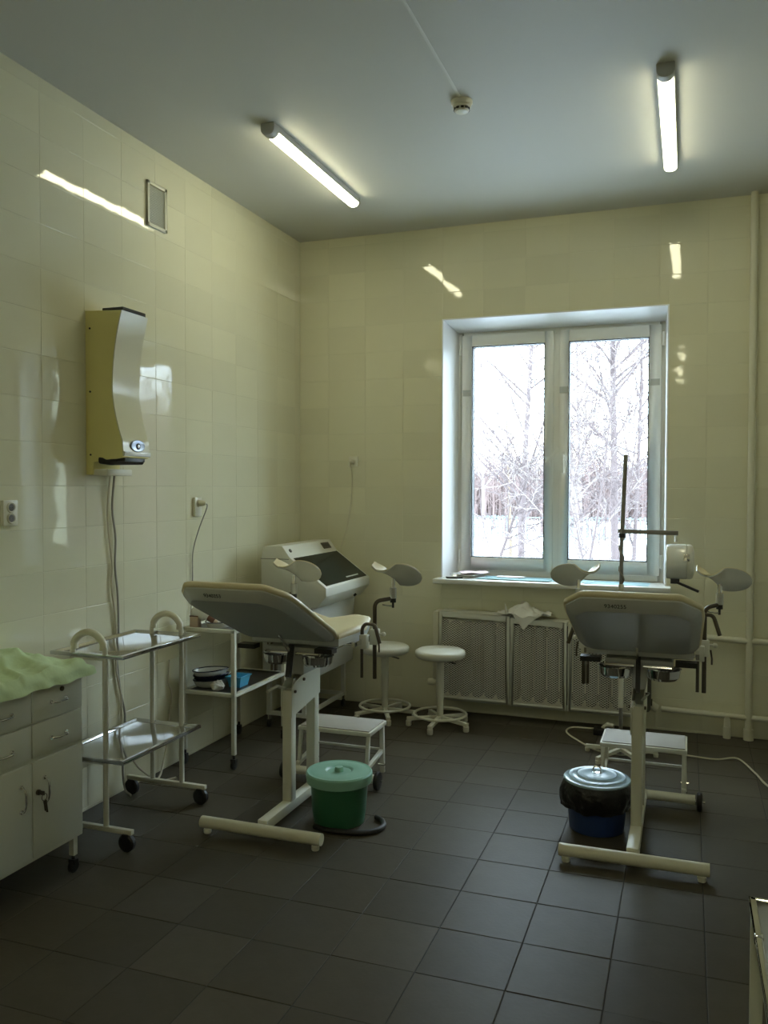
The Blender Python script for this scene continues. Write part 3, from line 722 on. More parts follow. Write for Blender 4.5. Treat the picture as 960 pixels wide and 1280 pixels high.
for x in (cx0+.03, cx1-.025):
    for y in (cy0+.03, cy1-.03):
        l_ = MB().box((x-.012,y-.012,.075),(x+.012,y+.012,cz0)).build('leg', 'cabinet', t)
        caster(l_, x, y, .085, .028, .020)
# rumpled green sheet on it
def sheet(u, v):
    x = .015+u*.462; y = 2.215+v*.715
    top = .868
    bump = .006+.050*max(0, noise_fbm(x*4+3, y*3, 1.0)+.45)*math.exp(-((y-2.56)/.28)**2)*math.exp(-((x-.18)/.17)**2)*2.3
    cr_ = .003*noise_fbm(x*20, y*16, 4.0)+.016*(1-min(1, 3.2*abs(noise3(x*5+y*7, y*3.2, 7.0))))
    z = top+max(0, bump)+cr_+.004
    ex = max(0, x-.435); ey = max(0, y-2.895)+max(0, 2.265-y)
    fold = .010*math.sin(y*46+2*noise3(y*6, 0))
    if ex > 0:
        z = top+.006-ex*.95+.006*noise3(y*12, x*20)-.010*(1+noise3(y*9, 3)); x = .448+ex*.25+fold*min(1, ex/.03)*.7+.006
    if ey > 0: z = min(z, top+.008-ey*.7+.008*noise3(x*14, y*10)); 
    x = max(x, .012)
    return (x, y, z)
tag(MB().grid(sheet, 60, 84).build('green_sheet', 'cloth_green', at=(.22,2.58,.864), thick=-.0025, angle=60), 'rumpled pale green sheet spread over the drawer cabinet', 'cloth')

# ------------------------------------------------------------------ round stools
def stool(x, y, seat, label, rot):
    t = thing('round_stool', label, 'stool', (x, y, 0), 'round swivel stools')
    MB().lathe((x,y,seat), [(.0,-.058),(.150,-.058),(.166,-.048),(.172,-.030),(.168,-.012),(.150,-.002),(.0,.002)], 36).build('seat', 'vinyl_white', t, angle=50)
    MB().lathe((x,y,seat), [(0,-.066),(.12,-.066),(.12,-.058),(0,-.058)], 24).build('seat_plate', 'cream_metal', t)
    MB().tube([(x,y,.19),(x,y,seat-.06)], .027, 18).build('column', 'cream_metal', t)
    MB().tube([(x,y,.04),(x,y,.20)], .022, 18).build('lower_column', 'cream_metal', t)
    MB().bar((x+.02,y,seat-.075),(x+.12,y-.05,seat-.082),.012,.006).build('height_lever', 'black', t)
    MB().tube([(x+.175*math.cos(a), y+.175*math.sin(a), .085) for a in [2*math.pi*k/40 for k in range(40)]], .009, 8, closed=True).build('foot_ring', 'cream_metal', t)
    for k in range(5):
        a = rot+2*math.pi*k/5; c, s = math.cos(a), math.sin(a)
        l_ = MB().bar((x+.018*c,y+.018*s,.062),(x+.225*c,y+.225*s,.048),.028,.024).build('leg', 'cream_metal', t, bevel=.003)
        MB().lathe((x+.212*c,y+.212*s,0), [(0,0),(.016,0),(.020,.006),(.020,.034),(.014,.042),(0,.042)], 14).build('foot', 'vinyl_white', l_)
stool(.82, 5.56, .515, 'round white stool nearer the sterile cabinet', R(8))
stool(1.245, 5.48, .525, 'round white stool in front of the radiator screen', R(-20))

# ------------------------------------------------------------------ gynaecological examination chairs
def panel_outline(d=0.0):
    """(w, s) outline of the back panel: narrow head end, full width from the shoulders down; inset by d"""
    pts = [(-.185,0),(.185,0),(.256,.105),(.262,.20),(.256,.62),(.232,.715),(-.232,.715),(-.256,.62),(-.262,.20),(-.256,.105)]
    cx, cy = 0, .36; out = []
    n = len(pts)
    for i in range(n):
        a, b, c = [Vector(pts[(i+k) % n]) for k in (-1, 0, 1)]
        e1 = (b-a).normalized(); e2 = (c-b).normalized()
        n1 = Vector((-e1.y, e1.x)); n2 = Vector((-e2.y, e2.x)); m = (n1+n2); m = m/ max(.3, m.length_squared/2)
        out.append(b+m*d)
    # round corners
    res = []
    for i in range(n):
        a, b, c = out[i-1], out[i], out[(i+1) % n]
        t = .022
        s = b+(a-b).normalized()*t; e = b+(c-b).normalized()*t
        for k in range(4):
            q = k/3; res.append(s*(1-q)**2+b*2*q*(1-q)+e*q*q)
    return res
def leg_holder(t, sx, ax, ay, tongue, ztop, hookz):
    x0, y0 = sx*.287, .72
    h = MB().tube(fillet([(x0,y0,.615),(x0,y0,ztop),(x0+ax,y0+ay,ztop+.012)], .035), .0105, 12)
    arm = h.build('holder_rod', 'dark_chrome', t, local=True)
    jx, jy, jz = x0+ax, y0+ay, ztop+.012
    MB().tube([(jx,jy,jz-.022),(jx,jy,jz+.002)], .016, 14).tube([(jx,jy,jz-.05),(jx,jy,jz-.02)], .006, 8).build('joint', 'rubber', t, local=True)
    MB().tube([(jx,jy,jz),(jx,jy,jz+.055)], .018, 14).build('joint_collar', 'shell', t, local=True)
    MB().tube([(jx,jy,jz+.05),(jx+.0,jy+.004,jz+.10)], .010, 10).build('cup_stem', 'chrome', t, local=True)
    MB().tube([(jx,jy,jz-.042),(jx-.055,jy-.01,jz-.036)], .004, 8).build('wing_lever', 'chrome', t, local=True)
    # cup: a tilted saddle, the flap ('tongue') on one side, the bowl on the other
    def cup(u, v, off):
        a = -1+2*u; L = .125*a+.02
        tl = R(54) if a > 0 else R(54-78*min(1, -a*1.25)); vy, vz = math.cos(tl), -math.sin(tl); ny, nz = math.sin(tl), math.cos(tl)
        w = .072*math.sqrt(max(0.0, 1-((a-.22)/.79)**2)) if a > -.1 else .066-.044*((-.1-a)/.9)**.8
        if a > .9: w = max(w, .012)
        b = (-1+2*v)*w
        k = .055*(max(0, -a)**2.0)*1.0+.030*max(0, a)**2
        trough = .30*(b*b)/.072
        n = k+trough+off
        tw = -.012*a
        return (jx-tongue*0+(-tongue)*L, jy+.006+b*vy*1+n*ny, jz+.112+b*vz+n*nz+tw)
    MB().grid(lambda u, v: cup(u, v, 0), 26, 12).build('cup_shell', 'shell', t, local=True, thick=.006, angle=60)
    MB().grid(lambda u, v: cup(u, v, .0065), 26, 12).build('cup_lining', 'vinyl', t, local=True, thick=.004, angle=60)
    # clamp on the seat rail
    MB().box((x0-.022,y0-.022,.795),(x0+.022,y0+.024,.875)).build('clamp', 'cream_metal', t, local=True, bevel=.003)
    kx = x0+sx*.022
    MB().tube([(kx-sx*.004,y0,.85),(kx+sx*.02,y0,.85)], .006, 8).lathe((kx+sx*.026,y0,.85), [(0,-.012),(.011,-.007),(.012,.004),(.007,.011),(0,.012)], 12, 'x').build('clamp_knob', 'cream_metal', t, local=True)
    MB().tube([(kx+sx*.006,y0-.02,.83),(kx+sx*.012,y0-.028,.79),(kx+sx*.012,y0-.026,.76)], .0045, 8).build('clamp_lever', 'dark_chrome', t, local=True)
    # hand grip
    gx, gy = sx*.268, .615
    MB().tube(fillet([(gx-sx*.012,gy,hookz-.11),(gx-sx*.010,gy,hookz-.01),(gx+sx*.008,gy+.0,hookz+.012),(gx+sx*.055,gy+.01,hookz+.010),(gx+sx*.085,gy+.0,hookz-.085)], .03), .0095, 10).build('hand_grip', 'dark_chrome', t, local=True)
    MB().box((gx-.02,gy-.02,.79),(gx+.018,gy+.02,.862)).build('grip_clamp', 'cream_metal', t, local=True, bevel=.003)
    MB().tube([(gx-sx*.012,gy,.80),(gx-sx*.012,gy,.64)], .008, 8).build('grip_stem', 'dark_chrome', t, local=True)
def exam_chair(loc, label, holders, mark):
    t = thing('examination_chair', label, 'examination chair', loc, 'gynaecological examination chairs')
    # base
    MB().tube([(-.305,0,.050),(.305,0,.050)], .027, 18).build('front_foot_tube', 'cream_paint', t, local=True)
    for s in (-1, 1):
        MB().lathe((s*.275,0,0), [(0,0),(.016,0),(.018,.004),(.018,.02),(.010,.024),(.010,.03),(0,.03)], 14).build('levelling_foot', 'cream_metal', t, local=True)
    MB().box((-.026,.02,.040),(.026,.79,.088)).build('spine', 'cream_metal', t, local=True, bevel=.006)
    MB().tube([(-.255,.80,.055),(.255,.80,.055)], .024, 18).build('rear_foot_tube', 'cream_metal', t, local=True)
    for s in (-1, 1):
        x = s*.275
        w_ = MB().lathe((x-.014,.80,.048), [(0,0),(.036,0),(.046,.004),(.048,.010),(.048,.018),(.046,.024),(.036,.028),(0,.028)], 24, 'x').build('wheel', 'rubber', t, local=True)
        MB().tube([(x-s*.02,.80,.050),(x+s*.026,.80,.048)], .007, 10).build('axle', 'chrome', w_, local=True)
    # two posts, the plate between them, the head
    MB().box((-.024,.272,.086),(.024,.326,.63)).build('post', 'cream_metal', t, local=True, bevel=.004)
    MB().box((-.024,.545,.086),(.024,.600,.76)).build('post', 'cream_metal', t, local=True, bevel=.004)
    for s in (-1, 1):
        MB().prism([(.268,.50),(.602,.55),(.602,.70),(.50,.70),(.30,.665),(.268,.64)], s*.025, s*.029, 'x').build('post_plate', 'cream_metal', t, local=True)
        for (py, pz) in ((.40,.66),(.56,.71),(.30,.62)):
            MB().lathe((s*.029,py,pz), [(0,s*.008),(.007,s*.008),(.008,0),(.008,-s*.004)], 10, 'x').build('bolt', 'dark_chrome', t, local=True)
    MB().box((-.030,.40,.68),(.030,.59,.80)).build('tilt_head', 'shell', t, local=True, bevel=.006)
    MB().box((-.15,.36,.795),(.15,.66,.825)).build('seat_bracket', 'shell', t, local=True, bevel=.004)
    MB().bar((0,.288,.690),(0,.325,.845),.020,.030).build('gas_strut', 'rubber', t, local=True)
    MB().tube([(-.012,.27,.64),(-.014,.20,.665),(-.015,.10,.66)], .0075, 10).build('pedal_lever', 'cream_metal', t, local=True)
    MB().tube([(.02,.30,.655),(.05,.25,.70)], .006, 8).build('lock_lever', 'chrome', t, local=True)
    # back panel
    hd = Vector((0,-.325,1.178)); hp = Vector((0,.330,.868)); d = (hp-hd).normalized(); nn = Vector((0,-d.z,d.y))
    def lp(o, off): return [hd+Vector((w, 0, 0))+d*s+nn*(off if off > 0 else off*(1-.62*max(0, s)/.715)) for w, s in o]
    MB().loft([lp(panel_outline(.052),-.032), lp(panel_outline(.042),-.034), lp(panel_outline(.034),-.030), lp(panel_outline(.005),.0), lp(panel_outline(.0),.006), lp(panel_outline(0),.012), lp(panel_outline(.01),.014)]).build('back_shell', 'shell', t, local=True, angle=30)
    MB().loft([lp(panel_outline(-.004),.012), lp(panel_outline(-.010),.020), lp(panel_outline(-.008),.032), lp(panel_outline(.008),.042), lp(panel_outline(.05),.046)]).build('back_cushion', 'vinyl', t, local=True, angle=60)
    # handwritten inventory number on the head rim of the shell
    a_ = lp([(0,0)], .0)[0]; b_ = lp([(0,.034)], -.030)[0]
    vz = (a_-b_).normalized(); vx = Vector((1,0,0)); vn = vx.cross(vz)
    c = a_*.45+b_*.55+Vector((-.055,0,0))+vn*.0012
    mx = Matrix.Translation(c) @ Matrix((vx, vz, vn)).transposed().to_4x4()
    text_on('inventory_number', mark, .024, 'ink', mx, t)
    # support ribs from the tilt head to the panel
    MB().bar((0,.315,.80),tuple(hd+d*.58-nn*.016),.010,.012).build('back_strut', 'chrome', t, local=True)
    for s in (-1, 1):
        MB().box((s*.16,.24,.826),(s*.25,.30,.848)).build('slide_rail', 'rubber', t, local=True)
        MB().tube([(s*.145,.33,.80),(s*.145,.62,.80)], .008, 10).tube([(s*.02,.33,.80),(s*.145,.33,.80)], .008, 10).build('basin_rail', 'chrome', t, local=True)
        MB().lathe((s*.105,.40,.735), [(0,0),(.060,.0),(.072,.012),(.078,.048),(.082,.05),(.074,.048),(.066,.014),(0,.006)], 24).build('basin', 'steel', t, local=True)
    # seat
    def so(d=0):
        base = [(-.235,.36),(.235,.36),(.245,.70),(.205,.86),(.13,.885),(.075,.845),(0,.80),(-.075,.845),(-.13,.885),(-.205,.86),(-.245,.70)]
        cx, cy = 0, .6
        return [(x-(x/ (abs(x)+.12))*d*1.4, y-((y-cy)/(abs(y-cy)+.06))*d*1.4) for x, y in base]
    def zz(y, b): return b+.028*max(0, (y-.58)/.3)**2+.012*max(0,(.48-y)/.12)
    def sl2(d, b): return [(x, y, zz(y, b)) for x, y in so(d)]
    MB().loft([sl2(.02,.825), sl2(0,.83), sl2(0,.862), sl2(.004,.868)]).build('seat_shell', 'shell', t, local=True, angle=40)
    MB().loft([sl2(-.002,.866), sl2(-.006,.876), sl2(.002,.892), sl2(.03,.900), sl2(.09,.900)]).build('seat_cushion', 'vinyl', t, local=True, angle=60)
    MB().tube([(-.262,.52,.828),(.262,.52,.828)], .008, 8).box((-.262,.50,.815),(-.246,.78,.84)).box((.246,.50,.815),(.262,.78,.84)).build('side_rail', 'chrome', t, local=True)
    for h in holders: leg_holder(t, *h)
    # step
    st = MB().box((-.215,.845,.262),(.215,1.115,.285)).build('step_plate', 'enamel', t, local=True, bevel=.004)
    MB().box((-.205,.855,.2855),(.205,1.105,.2905)).build('step_mat', 'step_mat', st, local=True, bevel=.002)
    for s in (-1, 1):
        MB().bar((s*.200,1.075,.262),(s*.205,1.075,.0),.024,.024,up=(0,1,0)).build('step_leg', 'enamel', st, local=True, bevel=.002)
        MB().bar((s*.200,1.075,.125),(s*.200,.81,.085),.022,.022).build('step_brace', 'enamel', st, local=True, bevel=.002)
        MB().bar((s*.200,.86,.262),(s*.200,.835,.095),.020,.020,up=(0,1,0)).build('step_hanger', 'enamel', st, local=True, bevel=.002)
        MB().tube([(s*.185,1.06,.05),(s*.225,1.06,.05)], .007, 8).build('step_bolt', 'chrome', st, local=True)
    MB().bar((-.2,1.075,.13),(.2,1.075,.13),.012,.012).build('step_crossbar', 'enamel', st, local=True)
    return t
exam_chair((.99,3.40,0), 'cream examination chair with a tilted back beside the green bucket',
           [(1,.080,.06,-1,1.02,.905), (-1,.085,.05,-1,1.02,.905)], '9340253')
exam_chair((2.602,3.668,0), 'cream examination chair seen from behind over the blue bucket',
           [(1,.068,.06,-1,1.03,1.0), (-1,-.036,.06,1,1.025,.92)], '9340255')

# ------------------------------------------------------------------ buckets
t = thing('lidded_bucket', 'green plastic bucket with a pale green lid', 'bucket', (1.235, 3.745, 0))
c = (1.235, 3.745, 0)
MB().lathe(c, [(0,.004),(.115,.0),(.122,.004),(.130,.06),(.140,.215),(.147,.217),(.147,.232),(0,.232)], 40).build('bucket_body', 'green_plastic', t)
MB().lathe(c, [(.150,.196),(.157,.197),(.161,.225),(.160,.240),(.154,.247),(.146,.244),(.135,.246),(.072,.250),(.066,.248),(.058,.242),(.020,.242)], 40).build('lid', 'green_lid', t)
MB().lathe(c, [(.022,.242),(.021,.256),(.018,.263),(0,.264)], 24).build('lid_knob', 'green_lid', t)
tag(MB().tube(spline([(1.165,3.610,.0135),(1.23,3.590,.0135),(1.31,3.595,.0135),(1.40,3.615,.0135),(1.455,3.665,.0135),(1.468,3.725,.0135),(1.44,3.785,.0135),(1.40,3.815,.0135)]), .0125, 10).build('rubber_hose', 'rubber'), 'black rubber hose curled on the floor around the green bucket', 'hose')

t = thing('waste_bucket', 'navy blue bucket lined with a black bag under a pale enamel lid', 'bucket', (2.415, 4.085, 0))
c = (2.415, 4.085, 0)
MB().lathe(c, [(0,.004),(.118,.0),(.126,.004),(.131,.06),(.142,.225),(0,.225)], 40).build('bucket_body', 'blue_plastic', t)
def bagf(u, v):
    a = 2*math.pi*u; r = [.150,.158,.160,.157,.150,.146][min(5, int(v*5))]
    z = .235-v*.125
    r = .149+.016*math.sin(math.pi*min(1, v*1.1))+.008*noise3(math.cos(a)*5, math.sin(a)*5, v*3)*math.sin(math.pi*v)+.004*math.sin(a*17+3*noise3(math.cos(a)*2, math.sin(a)*2))*v
    if abs(math.remainder(a-R(200), 2*math.pi)) < .35: r += .02*v*math.cos((a-R(200))/.35*1.57)
    z -= .015*noise3(math.cos(a)*2, math.sin(a)*2, 8)*v
    return (c[0]+r*math.cos(a), c[1]+r*math.sin(a), z)
MB().grid(bagf, 72, 14).build('bin_bag', 'bag', t, thick=.002, angle=60)
MB().lathe(c, [(.155,.232),(.156,.238),(.152,.243),(.140,.244),(.130,.252),(.122,.250),(.100,.252),(.090,.260),(.080,.258),(.045,.262),(.018,.266),(0,.267)], 44).build('lid', 'blue_lid', t)
MB().tube([(c[0]+.0+.018*math.cos(a), c[1], .278+.016*math.sin(a)) for a in [2*math.pi*k/20 for k in range(20)]], .0035, 8, closed=True).lathe((c[0],c[1],.262), [(.022,0),(.022,.005),(.012,.008),(0,.008)], 16).build('lid_ring', 'chrome', t)

# ------------------------------------------------------------------ examination lamp on a stand
ly = 5.22
t = thing('examination_lamp', 'floor-standing examination lamp with a drum head behind the chair', 'lamp', (2.42, ly, 0))
lx = 2.425
MB().tube([(lx+.02,ly,.02),(lx+.010,ly,.70),(lx+.012,ly,1.36)], .011, 12).build('lower_pole', 'grey_pole', t)
MB().tube([(lx+.012,ly,1.30),(lx+.030,ly,1.81)], .0125, 12).build('upper_pole', 'grey_pole', t)
MB().bar((lx-.01,ly,1.357),(lx+.33,ly,1.350),.022,.026).build('cross_arm', 'grey_pole', t, bevel=.002)
MB().lathe((lx+.014,ly,1.33), [(0,-.012),(.02,-.012),(.02,.012),(0,.012)], 14).build('arm_clamp', 'rubber', t)
cw = [(lx+.012+.014*math.cos(k*.9), ly+.014*math.sin(k*.9), 1.32-k*.018) for k in range(26)]
MB().tube(cw, .0055, 7).build('wrapped_cable', 'cable_grey', t)
MB().tube([(lx+.012,ly,1.04),(lx+.016,ly,.30)], .016, 12).build('pole_sleeve', 'cream_metal', t)
hx, hz = 2.770, 1.185
MB().tube([(lx+.315,ly,1.345),(lx+.318,ly,1.30)], .008, 8).build('head_hanger', 'chrome', t)
hd_ = MB().lathe((hx,ly,hz), [(0,-.082),(.088,-.082),(.098,-.078),(.102,-.06),(.102,.030),(.096,.034),(.0,.034)], 36, 'x').build('lamp_head', 'enamel_white', t)
MB().lathe((hx,ly,hz), [(.097,.034),(.101,.036),(.101,.052),(.092,.066),(.06,.074),(0,.076)], 36, 'x').build('head_cap', 'vinyl_white', hd_)
MB().box((hx+.015,ly-.105,hz+.01),(hx+.05,ly-.095,hz+.05)).build('head_latch', 'chrome', hd_, bevel=.002)
MB().box((hx-.055,ly-.03,hz-.128),(hx-.005,ly+.03,hz-.098)).bar((hx-.03,ly-.02,hz-.115),(hx+.10,ly-.06,hz-.165),.016,.014).build('head_handle', 'black', hd_, bevel=.002)
for k in range(5):
    a = R(20)+2*math.pi*k/5
    MB().bar((lx+.02,ly,.05),(lx+.02+.22*math.cos(a),ly+.22*math.sin(a),.03),.022,.02).lathe((lx+.02+.21*math.cos(a),ly+.21*math.sin(a),0), [(0,0),(.014,0),(.016,.02),(0,.024)], 10).build('base_leg', 'cream_metal', t)
t = thing('floor_cord', 'cream power cord looping across the floor behind the chair to the right', 'cord', (2.6, 5.3, 0))
MB().tube(spline([(2.30,5.70,.03),(2.20,5.76,.006),(2.09,5.74,.006),(2.07,5.62,.006),(2.16,5.46,.006),(2.28,5.30,.006),(2.40,5.24,.006),(2.52,5.27,.006),(2.66,5.40,.006),(2.82,5.37,.006),(2.98,5.35,.006),(3.10,5.41,.006),(3.18,5.17,.006),(3.24,4.94,.006),(3.40,4.7,.006)]), .0055, 8).build('cable', 'cable_white', t)
MB().box((2.24,5.62,0),(2.34,5.70,.045)).build('adapter', 'black', t, bevel=.008)
MB().tube([(2.30,5.66,.045),(2.33,5.64,.075),(2.37,5.63,.07)], .014, 10).build('plug', 'socket', t)

# ------------------------------------------------------------------ things on the window sill and the radiator
sz = .9655
def paper(x, y, w, l, ang, z, m, name, label, cat, th=.0012, group=None, wave=.003):
    ca, sa = math.cos(ang), math.sin(ang)
    def f(u, v):
        a = (u-.5)*w; b = (v-.5)*l
        return (x+a*ca-b*sa, y+a*sa+b*ca, z+wave*(1+noise3(u*3+x, v*3+y, z*9)))
    o = MB().grid(f, 8, 8).build(name, m, at=(x, y, z), thick=th, angle=60)
    return tag(o, label, cat, group)
paper(1.33, 5.985, .21, .17, R(12), sz+.001, 'paper', 'loose_paper', 'lowest white sheet of the paper pile on the sill', 'paper', .004)
paper(1.30, 5.98, .20, .15, R(-18), sz+.012, 'paper', 'loose_paper', 'white sheet lying askew in the sill paper pile', 'paper', .006, wave=.006)
paper(1.35, 5.99, .20, .15, R(25), sz+.026, 'paper_pink', 'pink_leaflet', 'pale pink leaflet on top of the paper pile on the sill', 'leaflet', .003, wave=.008)
tag(MB().tube(spline([(1.18,5.86,sz+.006),(1.20,5.83,sz+.006),(1.25,5.84,sz+.006),(1.30,5.86,sz+.006)]), .006, 8).build('pen', 'ink'), 'dark pen lying beside the paper pile on the sill', 'pen')
paper(1.66, 5.95, .52, .20, R(-3), sz+.001, 'folder', 'teal_folder', 'teal folder on the sill next to the paper pile', 'folder', .005, wave=.001)
paper(1.62, 5.99, .20, .10, R(2), sz+.010, 'paper', 'loose_paper', 'single white sheet on the teal folder', 'paper', .0012, wave=.002)
paper(2.05, 5.97, .30, .16, R(2), sz+.001, 'folder_light', 'cyan_folder', 'pale cyan folder on the sill behind the leg holder', 'folder', .005, wave=.001)
paper(2.36, 5.93, .42, .20, R(-2), sz+.001, 'folder', 'teal_folder', 'teal folder on the sill behind the lamp pole', 'folder', .006, wave=.001)
def rag(u, v):
    a, b = u-.5, v-.5
    x = 1.755+a*.36+.02*noise3(v*4, 1); y = 5.82+b*.17-.01
    z = .738+.10*max(0, .8-2.6*abs(a+.03))*max(0, 1-2.0*abs(b-.1))+.022*abs(noise_fbm(u*5, v*5, 3.0))+.03*max(0, noise3(u*7, v*6, 1))
    if v < .30:
        k = (.30-v)/.30; wdt = max(0, 1-abs(a-.03)*3.4)
        y = 5.738-.002-.012*noise3(u*6, v*3); z = .745+.03*noise3(u*5, 2)-.10*k*wdt+.01*k
        y = min(y, 5.734)
    return (x, y, z)
tag(MB().grid(rag, 36, 26).build('white_rag', 'cloth_white', at=(1.755,5.80,.72), thick=.003, angle=35), 'crumpled white rag left on top of the radiator screen', 'cloth')

# ------------------------------------------------------------------ steel table at the right edge
t = thing('steel_table', 'metal table with a rimmed top at the right edge of the room', 'table', (3.25, 1.45, 0))
tx0, tx1, ty0, ty1, tz = 2.937, 3.60, .95, 1.905, .75
MB().box((tx0,ty0,tz-.022),(tx1,ty1,tz)).build('table_top', 'wood_dark', t, bevel=.003)
rm = MB()
for a, b in (((tx0,ty0,tz),(tx0+.012,ty1,tz+.006)), ((tx0,ty1-.012,tz),(tx1,ty1,tz+.006)), ((tx1-.012,ty0,tz),(tx1,ty1,tz+.006)), ((tx0,ty0,tz),(tx1,ty0+.012,tz+.006))): rm.box(a, b)
rm.build('rim', 'steel', t, bevel=.002)
MB().box((tx0+.055,ty0+.06,tz+.0),(tx1-.055,ty1-.07,tz+.003)).build('top_inlay', 'wood_dark', t, bevel=.001)
MB().box((tx0-.003,1.735,tz-.010),(tx0+.014,1.752,tz+.007)).build('edge_clip', 'steel', t, bevel=.002)
for x in (tx0+.012, tx1-.03):
    for y in (ty0+.03, ty1-.03): MB().box((x-.012,y-.012,0),(x+.012,y+.012,tz-.022)).build('leg', 'cabinet', t)
MB().box((tx0+.09,ty0+.05,.30),(tx1-.06,ty1-.08,.70)).build('table_cupboard', 'cabinet', t, bevel=.004)

# ================================================================== OUTSIDE
GZ = -1.3
def gnd(u, v):
    y = 6.6+v*v*170; x = -130+u*220
    return (x, y, GZ+.12*noise_fbm(x*.15, y*.15, 0)+.0*y)
o = MB().grid(gnd, 90, 60).build('snow_ground', 'snow', at=(0,0,0)); o['kind'] = 'structure'; o['label'] = 'snow-covered ground outside the window'
def make_tree(seed, h, r0, lean=(0,0), fork=.35, nb=26, up=.9, blen=.42, twig=2, droop=0.0):
    rnd = random.Random(seed); mb = MB()
    def branch(p, d, length, r, lvl, n):
        pts = [p]; rr = [r]; q = p.copy(); dd = d.normalized(); segs = 5 if lvl else 9
        if lvl >= 2: segs = 3
        for k in range(segs):
            w = .028 if lvl == 0 else .22
            dd = (dd+Vector((rnd.gauss(0,w*.5), rnd.gauss(0,w*.5), rnd.gauss(0,w*.3)+(.05 if lvl else .06)-droop*lvl*.1))).normalized()
            q = q+dd*(length/segs); pts.append(q.copy()); rr.append(r*(1-(k+1)/segs*.86))
        mb.tube(pts, rr, 6 if lvl == 0 else (4 if lvl == 1 else 3), caps=False)
        if lvl >= twig+0: return
        cnt = n if lvl == 0 else (10 if lvl == 1 else 5)
        for _ in range(cnt):
            f = rnd.uniform(fork if lvl == 0 else .18, .98)
            i = min(segs-1, int(f*segs)); t_ = f*segs-i
            bp = pts[i].lerp(pts[i+1], t_); br = rr[i]*(1-t_)+rr[i+1]*t_
            ax = (pts[i+1]-pts[i]).normalized()
            a = rnd.uniform(0, 2*math.pi); side = ax.orthogonal().normalized(); side = Matrix.Rotation(a, 3, ax) @ side
            nd = (ax*rnd.uniform(.35, 1.0)*up+side*rnd.uniform(.5, 1.0)).normalized()
            branch(bp, nd, length*blen*rnd.uniform(.55,1.1)*(1.15-.6*f if lvl == 0 else .9), max(br*.5, .0085), lvl+1, n)
    branch(Vector((0,0,-.1)), Vector((lean[0], lean[1], 1)), h, r0, 0, nb)
    return mb
def place_tree(px, y, seed, h, r0, m, label, name='bare_tree', group='bare trees outside the window', **k):
    p = at_y(px, 690, y)
    mb = make_tree(seed, h, r0, **k)
    o = bpy.data.objects.new(name, mb.mesh(name, m, angle=60)); COL.objects.link(o); o.location = (p.x, y, GZ)
    return tag(o, label, 'tree', group)
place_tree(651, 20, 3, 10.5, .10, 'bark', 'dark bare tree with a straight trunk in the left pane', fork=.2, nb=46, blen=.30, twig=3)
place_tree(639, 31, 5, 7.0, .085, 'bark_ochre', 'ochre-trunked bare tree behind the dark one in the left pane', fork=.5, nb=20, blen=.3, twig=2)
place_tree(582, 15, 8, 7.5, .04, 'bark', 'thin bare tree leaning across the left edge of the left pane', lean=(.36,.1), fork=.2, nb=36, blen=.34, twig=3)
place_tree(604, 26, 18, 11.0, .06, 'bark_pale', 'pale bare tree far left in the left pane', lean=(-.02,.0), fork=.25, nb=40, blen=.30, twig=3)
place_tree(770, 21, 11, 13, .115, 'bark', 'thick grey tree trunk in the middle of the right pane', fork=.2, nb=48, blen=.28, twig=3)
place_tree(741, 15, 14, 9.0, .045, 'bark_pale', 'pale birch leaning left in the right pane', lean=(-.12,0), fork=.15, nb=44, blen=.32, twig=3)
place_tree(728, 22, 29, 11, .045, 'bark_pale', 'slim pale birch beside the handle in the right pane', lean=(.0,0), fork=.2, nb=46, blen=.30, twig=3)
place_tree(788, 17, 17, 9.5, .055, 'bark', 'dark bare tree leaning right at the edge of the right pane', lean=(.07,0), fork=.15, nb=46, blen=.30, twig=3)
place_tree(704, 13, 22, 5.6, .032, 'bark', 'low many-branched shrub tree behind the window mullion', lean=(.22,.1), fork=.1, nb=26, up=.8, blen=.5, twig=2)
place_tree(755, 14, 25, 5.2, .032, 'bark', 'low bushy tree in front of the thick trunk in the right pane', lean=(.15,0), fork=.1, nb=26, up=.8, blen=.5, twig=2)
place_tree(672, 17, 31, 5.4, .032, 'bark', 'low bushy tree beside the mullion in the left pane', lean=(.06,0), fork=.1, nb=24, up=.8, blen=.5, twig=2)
# more distant trees, alike
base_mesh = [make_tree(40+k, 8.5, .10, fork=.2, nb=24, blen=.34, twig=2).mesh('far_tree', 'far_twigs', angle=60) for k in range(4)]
rnd = random.Random(5)
for k in range(18):
    y = rnd.uniform(48, 70); px = 575+k*15+rnd.uniform(-5, 5)
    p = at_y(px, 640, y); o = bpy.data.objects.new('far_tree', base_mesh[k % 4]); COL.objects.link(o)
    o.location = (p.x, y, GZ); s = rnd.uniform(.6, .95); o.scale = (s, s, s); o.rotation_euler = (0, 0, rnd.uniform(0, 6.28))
    tag(o, 'distant haze-tinted reddish bare tree in the row beyond the fence', 'tree', 'far trees beyond the fence')
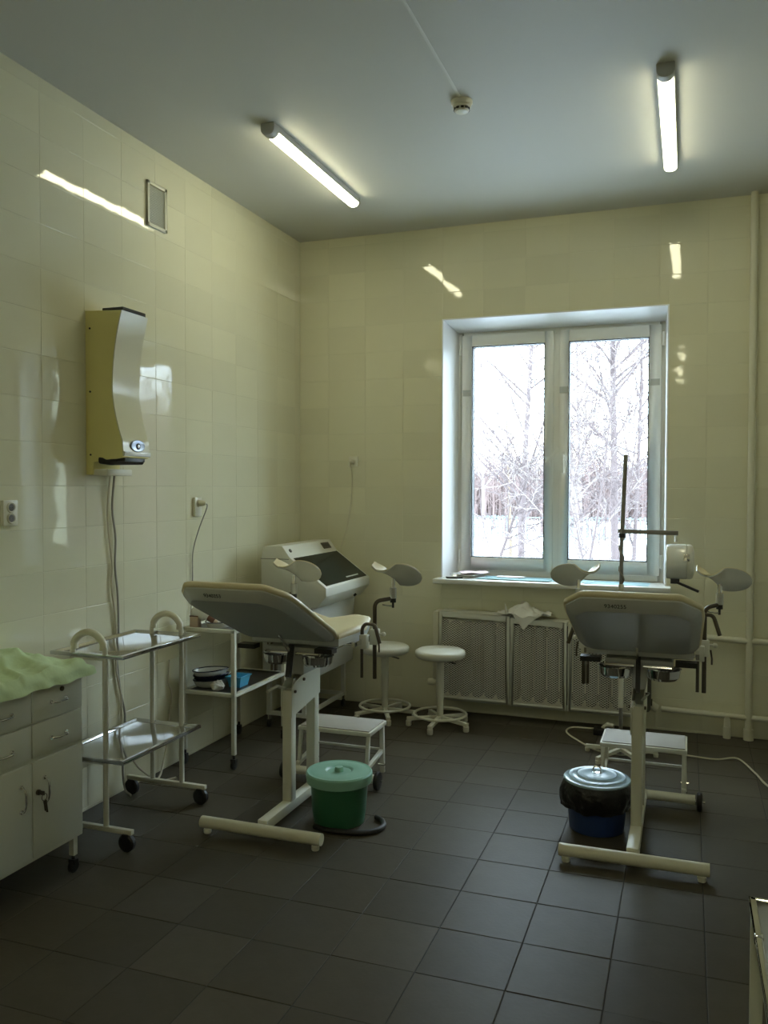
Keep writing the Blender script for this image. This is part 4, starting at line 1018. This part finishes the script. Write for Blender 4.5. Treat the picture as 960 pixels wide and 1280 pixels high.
# the thicket behind them: thousands of thin stems and twigs
th = MB(); rnd = random.Random(9)
for k in range(6500):
    y = rnd.uniform(76, 100); px = rnd.uniform(300, 1050); p = at_y(px, 640, y); h = rnd.uniform(3.5, 7.6)*(.9+.25*noise3(px*.02, 1))
    b = Vector((p.x, y, GZ)); tip = b+Vector((rnd.gauss(0,.35), rnd.gauss(0,.3), h))
    th.tube([b, b.lerp(tip,.5)+Vector((rnd.gauss(0,.12),0,0)), tip], [.05,.035,.01], 3, caps=False)
    for j in range(6):
        a = b.lerp(tip, rnd.uniform(.2,.9)); l = rnd.uniform(.5, 1.4)
        th.tube([a, a+Vector((rnd.gauss(0,.6)*l, rnd.gauss(0,.4)*l, rnd.uniform(.2,.9)*l))], [.022,.006], 3, caps=False)
for k in range(2000):      # the same wood comes nearer to the right of the yard
    y = rnd.uniform(28, 60); x = y*rnd.uniform(.42, 1.25); h = rnd.uniform(5.5, 9.0)
    b = Vector((x, y, GZ)); tip = b+Vector((rnd.gauss(0,.35), rnd.gauss(0,.3), h))
    th.tube([b, b.lerp(tip,.5)+Vector((rnd.gauss(0,.12),0,0)), tip], [.07,.05,.02], 3, caps=False)
    for j in range(12):
        a = b.lerp(tip, rnd.uniform(.1,.95)); l = rnd.uniform(.6, 1.5)
        th.tube([a, a+Vector((rnd.gauss(0,.6)*l, rnd.gauss(0,.5)*l, rnd.uniform(.2,.9)*l))], [.035,.01], 3, caps=False)
tag(th.build('thicket', 'far_twigs', at=(0,88,GZ), smooth=False), 'haze-tinted reddish thicket along the horizon outside', 'thicket', kind='stuff')
# fence
t = thing('yard_fence', 'low teal panel fence across the snow outside', 'fence', (0, 46, GZ))
fy = 46.0; xa = at_y(560, 660, fy).x; nfp = 12
pm = rm_ = None
for k in range(nfp+1):
    x = xa+k*1.35
    MB().box((x-.035,fy-.035,GZ-.1),(x+.035,fy+.035,GZ+1.45)).build('post', 'fence', t, smooth=False)
    if k < nfp:
        q = MB().box((x+.035,fy-.015,GZ+1.30),(x+1.315,fy+.015,GZ+1.36)).box((x+.035,fy-.015,GZ+.30),(x+1.315,fy+.015,GZ+.36))
        rl = q.build('rail', 'fence', t, smooth=False)
        for j in range(5 if k % 3 else 2):
            xx = x+.16+j*.25
            MB().box((xx-.05,fy-.025,GZ+.15),(xx+.05,fy-.016,GZ+1.42)).build('picket', 'fence', rl, smooth=False)
